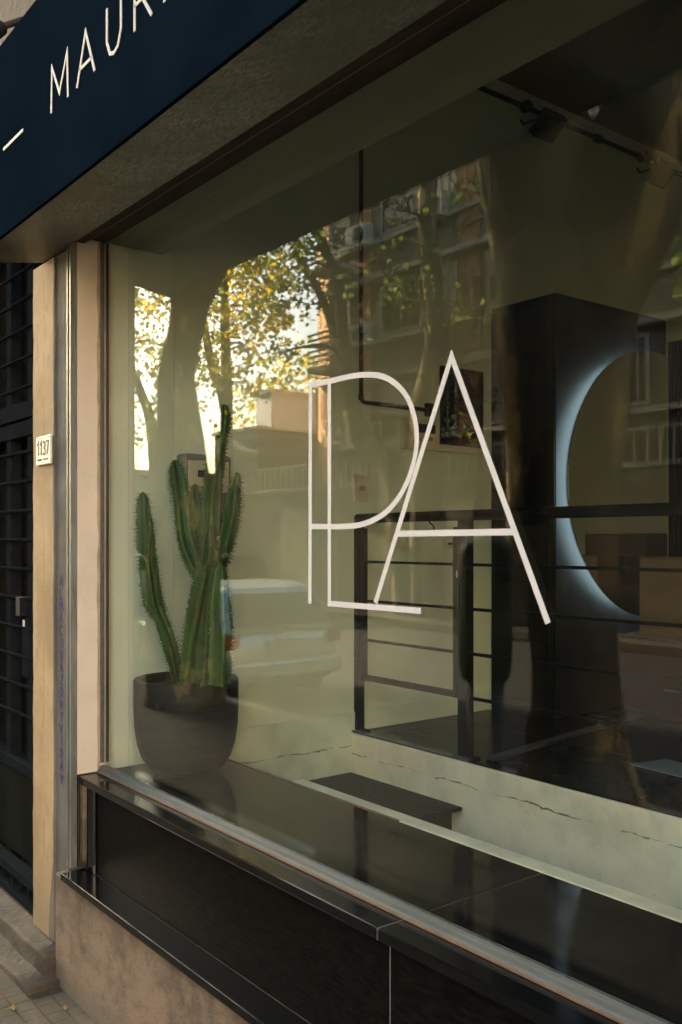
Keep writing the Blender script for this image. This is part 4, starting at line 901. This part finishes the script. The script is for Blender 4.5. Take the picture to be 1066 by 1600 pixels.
# block opposite the shop, seen by anyone stepping aside
ob = empty('opposite_house', (0, -15, 0), 'plain two storey house opposite the shop beside the apartment block', 'house')
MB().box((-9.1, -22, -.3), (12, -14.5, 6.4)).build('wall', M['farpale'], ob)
MB().box((-9.1, -22.2, 6.4), (12.2, -14.3, 6.6)).build('cornice', M['trim'], ob)
for i in range(5):
    for z0 in (.9, 4.0): MB().box((-8 + i * 4, -14.499, z0), (-6.6 + i * 4, -14.46, z0 + 1.4)).build('window', M['farglass'], ob)
eb = empty('added_bounce_house', (16, -7, 0), 'unseen cream house added behind the photographer to bounce warm sunlight', 'house')
MB().box((17, -16, -.3), (24, 2, 10)).build('wall', M['sunwall'], eb)  # added out of view; its sunlit face bounces warm light on jamb and interior
for i in range(5):
    for z0 in (.8, 3.8): MB().box((16.96, -14 + i * 3, z0), (16.999, -12.9 + i * 3, z0 + 1.4)).build('window', M['farglass'], eb)
# overhead cables
for i, (v0, v1) in enumerate(((565, 572), (590, 596), (577, 586))):
    a = street(500, v0 + 25, 12.0); b_ = street(1066, v1 - 60, 12.0); a.x = ax0 + .3; a.y = -OY + .05; b_.x += 8
    mid = [(a * (1 - t) + b_ * t) + Vector((0, 0, -.5 * 4 * t * (1 - t))) for t in [k / 14 for k in range(15)]]
    o = MB().tube(mid, .013, 6).build('overhead_cable', M['cable']); tag(o, ['lowest', 'middle', 'topmost'][[1, 0, 2][i] if False else i] + ' of the three black cables strung along the far side of the street', 'cable', 'overhead cables across the apartment block')

# ------------------------------------------------------------------ trees
leaf_outline = np.array([(0, -.5), (.28, -.28), (.52, -.22), (.34, .02), (.46, .30), (.18, .26), (0, .55), (-.18, .26), (-.46, .30), (-.34, .02), (-.52, -.22), (-.28, -.28)])
def leaves(centers, per, spread, size, seed=0, flat=.7):
    rng = np.random.default_rng(seed); c = np.repeat(np.array([tuple(x) for x in centers]), per, 0); n = len(c)
    p = c + rng.normal(0, 1, (n, 3)) * np.array([spread, spread, spread * flat])
    a = rng.normal(0, 1, (n, 3)); a /= np.linalg.norm(a, axis=1)[:, None]; b = rng.normal(0, 1, (n, 3)); b -= (a * b).sum(1)[:, None] * a; b /= np.linalg.norm(b, axis=1)[:, None]
    s = size * rng.uniform(.6, 1.3, n)
    cc = np.cross(a, b)
    k = len(leaf_outline); L = leaf_outline
    v = p[:, None, :] + s[:, None, None] * (L[None, :, 0:1] * a[:, None, :] + L[None, :, 1:2] * b[:, None, :] + (-.45 * np.abs(L[None, :, 0:1])) * cc[:, None, :])
    v = v.reshape(-1, 3); me = bpy.data.meshes.new('crown'); me.vertices.add(len(v)); me.vertices.foreach_set('co', v.astype(np.float32).ravel())
    me.loops.add(len(v)); me.loops.foreach_set('vertex_index', np.arange(len(v), dtype=np.int32)); me.polygons.add(n)
    me.polygons.foreach_set('loop_start', np.arange(0, len(v), k, dtype=np.int32)); me.polygons.foreach_set('loop_total', np.full(n, k, dtype=np.int32))
    me.update(calc_edges=True); me.validate(); return me
def tree(label, stems, crown_pts, per=26, spread=.34, size=.16, seed=0, wob=.10, group='plane trees along the street', bark='bark', leaf='leaf'):
    """stems: list of (points, radii); the first one starts at the foot"""
    base = stems[0][0][0]; t = empty('plane_tree', tuple(base), label, 'tree', group)
    mb = MB()
    for pts, rads in stems:
        sp = spline(pts, 10); mb.tube(sp, lerp_list(rads, len(sp)), 20, wob=wob)
    mb.build('trunk', M[bark], t, smooth=True)
    rng = random.Random(seed); tw_ = MB(); tips = [s_[0][-1] for s_ in stems]
    anchors = []
    for pts, rads in stems:
        sp = spline(pts, 6); rr = lerp_list(rads, len(sp))
        anchors += [(p, r) for p, r in list(zip(sp, rr))[len(sp) // 3:]]
    grown = list(anchors)
    for c in sorted(crown_pts, key=lambda q: min((q - a[0]).length for a in anchors)):
        s_, r0 = min(grown, key=lambda a: (a[0] - c).length + (max(0, a[0].z - c.z)) * .8)
        d = (c - s_).length
        if d < .15 or d > 4: continue
        m_ = (s_ + c) / 2 + Vector((rng.uniform(-.15, .15), rng.uniform(-.15, .15), rng.uniform(.0, .2))) * d
        ra = min(.05, r0 * .6); sp = spline([s_, m_, c], 4)
        tw_.tube(sp, lerp_list([ra, ra * .4], len(sp)), 5, caps=False); grown += [(m_, ra * .7), (c, ra * .45)]
    if tw_.v: tw_.build('branches', M[bark], t, smooth=True)
    me = leaves(crown_pts, per, spread, size, seed); link('crown', me, M[leaf], t); return t
def cloud(c, r, n, seed, low=-1):
    rng = random.Random(seed); out = []
    while len(out) < n:
        p = Vector([rng.uniform(-1, 1) for _ in range(3)])
        if .25 < p.length < 1 and p.z > low: out.append(Vector(c) + Vector((p.x * r[0], p.y * r[1], p.z * r[2])))
    return out
# big tree right behind the photographer
Y0 = 3.0
b0 = street(905, 1290, Y0); b0.z = -.02
def S(u, v, Y): return street(u, v, Y)
tree('thick mottled plane tree trunk on the near kerb, widest of all', [
  ([b0, S(902, 1180, Y0), S(900, 1050, Y0), S(888, 900, Y0), S(882, 720, Y0), S(884, 540, Y0), S(892, 400, Y0), S(900, 340, Y0), S(905, 315, Y0)], [.42, .29, .24, .28, .33, .40, .44, .30, .05]),
  ([S(893, 560, Y0), S(866, 380, Y0 - .05), S(835, 200, Y0 - .2), S(790, -40, Y0 - .5), S(700, -500, Y0 - .8)], [.26, .37, .31, .22, .10]),
  ([S(905, 560, Y0), S(960, 340, Y0), S(1022, 150, Y0 + .2), S(1110, -100, Y0 + .4), S(1250, -500, Y0 + .5)], [.24, .33, .25, .17, .08])],
  cloud((-2.6, -6.0, 9.6), (3.2, 2.2, 1.6), 34, 11), per=26, spread=.45, size=.15, seed=1, wob=.14)
# the next tree along the same kerb
b1 = street(290, 1000, 3.0); b1.z = -.02
tree('mottled plane tree on the near kerb beside the parked silver car', [
  ([b1, S(285, 900, 3.0), S(284, 780, 3.0), S(281, 690, 3.0), S(275, 590, 3.0), S(290, 510, 3.0), S(297, 460, 3.0)], [.42, .36, .30, .24, .185, .17, .20]),
  ([S(300, 470, 3.0), S(330, 425, 3.0), S(350, 330, 3.0), S(380, 120, 3.2)], [.15, .13, .12, .06]),
  ([S(290, 480, 3.0), S(270, 380, 3.0), S(230, 200, 3.0)], [.14, .12, .06])],
  cloud((-8.4, -4.2, 9.2), (3.6, 2.8, 1.7), 90, 12), per=26, spread=.4, size=.15, seed=2, bark='palebark')
YF = 12.5
def foot(u, Y=YF):
    p = street(u, 800, Y); p.z = -.05; return p
def px_cloud(n, u0, u1, v0, v1, seed, Y=YF, dy=2.2, keep=None):
    rng = random.Random(seed); out = []
    while len(out) < n:
        u, v = rng.uniform(u0, u1), rng.uniform(v0, v1)
        if keep and not keep(u, v): continue
        out.append(street(u, v, Y + rng.uniform(-dy, dy)))
    return out
tree('slim forked plane tree across the street, yellowest and farthest left', [
  ([foot(243), S(241, 730, YF), S(234, 655, YF), S(215, 600, YF), S(203, 560, YF), S(195, 400, YF)], [.26, .2, .18, .15, .13, .06])],
  px_cloud(95, 120, 300, 230, 690, 21, dy=1.1) + cloud((-31.5, -11.2, 9.5), (3.2, 1.9, 3), 40, 31), per=48, spread=.42, size=.145, seed=3)
tree('twin stemmed plane tree across the street with backlit yellow leaves', [
  ([foot(353), S(354, 700, YF), S(355, 620, YF), S(352, 520, YF), S(351, 430, YF), S(352, 250, YF)], [.24, .19, .17, .14, .12, .05]),
  ([S(354, 650, YF), S(345, 610, YF), S(328, 560, YF), S(318, 500, YF), S(300, 380, YF)], [.15, .14, .13, .11, .05])],
  px_cloud(95, 300, 450, 300, 640, 22, dy=1.1, keep=lambda u, v: v < 525 + (u < 400) * 95) + cloud((-24.5, -11.6, 12.2), (3.2, 1.9, 2.6), 40, 32), per=46, spread=.38, size=.135, seed=4)
tree('leaning plane tree in front of the low building with a dark limb across the sky', [
  ([foot(640), S(618, 752, YF), S(585, 710, YF), S(560, 675, YF), S(543, 610, YF), S(536, 530, YF), S(527, 437, YF), S(501, 369, YF), S(480, 250, YF)], [.36, .31, .28, .26, .21, .17, .14, .12, .06]),
  ([S(538, 560, YF), S(518, 505, YF), S(496, 450, YF), S(468, 400, YF), S(450, 320, YF)], [.13, .12, .10, .09, .04])],
  px_cloud(36, 410, 495, 290, 560, 23, keep=lambda u, v: v < 480 or (u < 470 and v < 560 and random.random() < .4)) + cloud((-17.2, -11.0, 13.6), (2.6, 2.4, 2.2), 40, 33), per=30, spread=.27, size=.12, seed=5, leaf='greenleaf')
tree('upright mottled plane tree in front of the apartment block', [
  ([foot(668), S(664, 700, YF), S(668, 620, YF), S(684, 555, YF), S(682, 480, YF), S(671, 400, YF), S(667, 290, YF), S(680, 120, YF)], [.38, .34, .32, .33, .25, .22, .2, .08])],
  px_cloud(11, 560, 640, 300, 480, 24) + px_cloud(8, 610, 700, 430, 470, 44) + cloud((-14.6, -12.4, 14.0), (2.8, 2.4, 2), 50, 34), per=16, spread=.26, size=.115, seed=6, leaf='greenleaf', bark='palebark')
tree('slender pale plane tree leaning left, standing between the block and big trunk', [
  ([foot(812), S(806, 660, YF), S(800, 545, YF), S(788, 450, YF), S(769, 350, YF), S(752, 250, YF), S(735, 120, YF)], [.24, .2, .17, .14, .12, .11, .05])],
  px_cloud(12, 690, 790, 250, 500, 25) + px_cloud(8, 700, 790, 490, 530, 45) + px_cloud(6, 690, 760, 590, 680, 46) + cloud((-12.4, -12.4, 13.6), (2.4, 2.4, 2), 40, 35), per=16, spread=.26, size=.115, seed=7, leaf='greenleaf', bark='palebark')
tree('leafy plane tree on the far pavement at the right edge of the reflection', [
  ([foot(1120), S(1110, 600, YF), S(1100, 400, YF), S(1080, 200, YF)], [.3, .25, .2, .1])],
  px_cloud(9, 1030, 1110, 200, 430, 26) + cloud((-8.5, -12.4, 12), (2.4, 2.4, 2.4), 40, 36), per=18, spread=.28, size=.12, seed=8, leaf='greenleaf')
# far backdrop trees that close the street
for i, (x, y) in enumerate(((-38, -10.5), (-47, -10.5), (-58, -8.5), (-36, -24))):
    tree(['plane tree farther down the far pavement past the yellowest tree', 'plane tree beyond the distant cream house front', 'last plane tree closing the end of the street', 'broad tree rising behind the low cream building'][i], [
      ([Vector((x, y, -.1)), Vector((x + .3, y, 3)), Vector((x, y + .3, 6.5))], [.3, .24, .12])],
      cloud((x, y, 6.6), (4.2, 2.8, 4.0), 110, 50 + i, -.95), per=22, spread=.55, size=.24, seed=9 + i)

# ------------------------------------------------------------------ cars
def superstation(hw, z0, zb, zr, hr, n=7):
    pass
def car(name, label, rear_x, yc, z0, paint, lamp, heading=1, L=3.9, Wd=1.70, Hh=1.47, parts=True, lit=False):
    """hatchback with its tail at rear_x facing +x (heading=1)"""
    t = empty(name, (rear_x - heading * L / 2, yc, z0), label, 'car', 'cars parked along the street')
    def P(s, y, z): return (rear_x - heading * s, yc + y, z0 + z)
    hw = Wd / 2
    # stations along the length: (s, half width, floor, bonnet/belt height)
    st = [(0.0, .80, .34, .62), (.04, .92, .30, .80), (.12, .97, .26, .93), (.5, 1, .20, .97), (1.2, 1, .20, .96), (2.1, 1, .20, .94), (2.75, 1, .20, .93), (3.3, .97, .22, .84), (3.7, .90, .25, .74), (L - .06, .80, .32, .62), (L, .70, .38, .54)]
    bm = bmesh.new(); rows = []
    for s, w, f, h in st:
        w *= hw; mid = (f + h) / 2
        prof = [(-w * .86, f), (-w * .97, f + .06), (-w, mid), (-w * .985, h - .10), (-w * .92, h), (-w * .4, h + .015), (w * .4, h + .015), (w * .92, h), (w * .985, h - .10), (w, mid), (w * .97, f + .06), (w * .86, f)]
        rows.append([bm.verts.new(P(s, y, z)) for y, z in prof])
    for a, b in zip(rows, rows[1:]):
        for k in range(12): bm.faces.new((a[k], a[(k+1) % 12], b[(k+1) % 12], b[k]))
    bm.faces.new(rows[0]); bm.faces.new(list(reversed(rows[-1])))
    bmesh.ops.recalc_face_normals(bm, faces=bm.faces)
    me = bpy.data.meshes.new('body'); bm.to_mesh(me); bm.free(); body = link('body', me, paint, t, True)
    sb_ = body.modifiers.new('s', 'SUBSURF'); sb_.levels = 2; sb_.render_levels = 2
    # cabin
    cs = [(.10, .90, .93), (.32, .80, Hh - .06), (.62, .78, Hh), (1.3, .78, Hh), (1.9, .77, Hh - .03), (2.35, .80, 1.18), (2.85, .90, .92)]
    bm = bmesh.new(); rows = []
    for s, w, h in cs:
        w *= hw; bw = min(.94, w / hw + .14) * hw
        prof = [(-bw, .88), (-(w + bw) / 2, (h + .88) / 2), (-w, h - .05), (-w * .85, h), (w * .85, h), (w, h - .05), ((w + bw) / 2, (h + .88) / 2), (bw, .88)]
        rows.append([bm.verts.new(P(s, y, max(z, .88))) for y, z in prof])
    for a, b in zip(rows, rows[1:]):
        for k in range(7): bm.faces.new((a[k], a[k+1], b[k+1], b[k]))
    bm.faces.new(rows[0]); bm.faces.new(list(reversed(rows[-1]))); bmesh.ops.recalc_face_normals(bm, faces=bm.faces)
    me = bpy.data.meshes.new('cabin'); bm.to_mesh(me); bm.free(); link('cabin', me, paint, t, False)
    MB().prism([P(.045, -.66, .95), P(.045, .66, .95), P(.235, .56, Hh - .12), P(.235, -.56, Hh - .12)], (-heading * -.03, 0, .008)).build('rear_window', M['carglass'], t)
    for sy in (-1, 1):
        MB().prism([P(.62, sy * .80, .98), P(1.55, sy * .80, .97), P(1.5, sy * .685, Hh - .10), P(.75, sy * .685, Hh - .10)], (0, sy * .02, 0)).build('side_window', M['carglass'], t)
        MB().prism([P(1.62, sy * .80, .97), P(2.6, sy * .80, .95), P(1.95, sy * .685, Hh - .12), P(1.57, sy * .685, Hh - .10)], (0, sy * .02, 0)).build('side_window', M['carglass'], t)
        MB().obox(P(-.005, sy * .70, .80), (.03, 0, 0), (0, .085, 0), (0, 0, .075)).build('tail_lamp', lamp, t, bevel=.02)
        for s in (.68, 3.15):
            w = MB().tube([P(s, sy * (hw - .20), .30), P(s, sy * (hw + .005), .30)], .30, 28).build('wheel', M['tyre'], t, bevel=.02)
            MB().tube([P(s, sy * (hw + .006), .30), P(s, sy * (hw + .016), .30)], .19, 20).build('rim', M['rim'], w)
    MB().prism([P(2.34, -.60, 1.20), P(2.34, .60, 1.20), P(2.84, .70, .94), P(2.84, -.70, .94)], (-heading * .01, 0, .03)).build('windscreen', M['carglass'], t)
    MB().obox(P(-.02, 0, .47), (.06, 0, 0), (0, .78, 0), (0, 0, .10)).build('bumper', paint, t, bevel=.04)
    MB().obox(P(-.035, 0, .74), (.012, 0, 0), (0, .25, 0), (0, 0, .055)).build('number_plate', M['trim'], t)
    MB().obox(P(-.03, 0, .86), (.010, 0, 0), (0, .05, 0), (0, 0, .03)).build('badge', M['rim'], t, bevel=.01)
    return t
car('parked_car', 'silver hatchback parked at the near kerb, its tail lamp reflected by the pot', -8.77, -4.62, -.32, M['carsilver'], M['redlamp'], Hh=1.43)
car('parked_car', 'dark blue hatchback parked ahead of the silver one', -13.6, -4.55, -.26, M['cardark'], M['braklamp'])
car('parked_car', 'dark hatchback parked on the far side of the street before the low building', -18.6, -10.3, -.22, M['cardark'], M['braklamp'], Hh=1.5)
car('parked_car', 'silver hatchback parked on the far side near the twin stemmed tree', -25.0, -10.3, -.22, M['carsilver'], M['redlamp'])

# ------------------------------------------------------------------ litter bin
lbn = empty('litter_bin', (-4.4, -2.9, 0), 'olive green rounded litter bin on a grey post by the kerb', 'bin')
bc_ = street(757, 1000, 2.9); zt2 = street(757, 836, 2.9).z; zm = street(757, 1062, 2.9).z
pr = [(0, zt2), (.07, zt2 - .005), (.13, zt2 - .03), (.165, zt2 - .08), (.172, zt2 - .14), (.168, zm + .12), (.155, zm + .03), (.14, zm), (0, zm)]
MB().lathe([(r, z) for r, z in reversed(pr)], (bc_.x, bc_.y, 0), 36).build('bin_body', M['greenbin'], lbn, smooth=True)
MB().tube([(bc_.x, bc_.y, 0), (bc_.x, bc_.y, .2), (bc_.x, bc_.y, zm + .01)], [.13, .10, .12], 20).build('post', M['bin_post'], lbn, smooth=True)
MB().lathe([(.1735, zt2 - .22), (.1765, zt2 - .215), (.1765, zt2 - .20), (.1735, zt2 - .195)], (bc_.x, bc_.y, 0), 36).build('band', M['bin_post'], lbn)
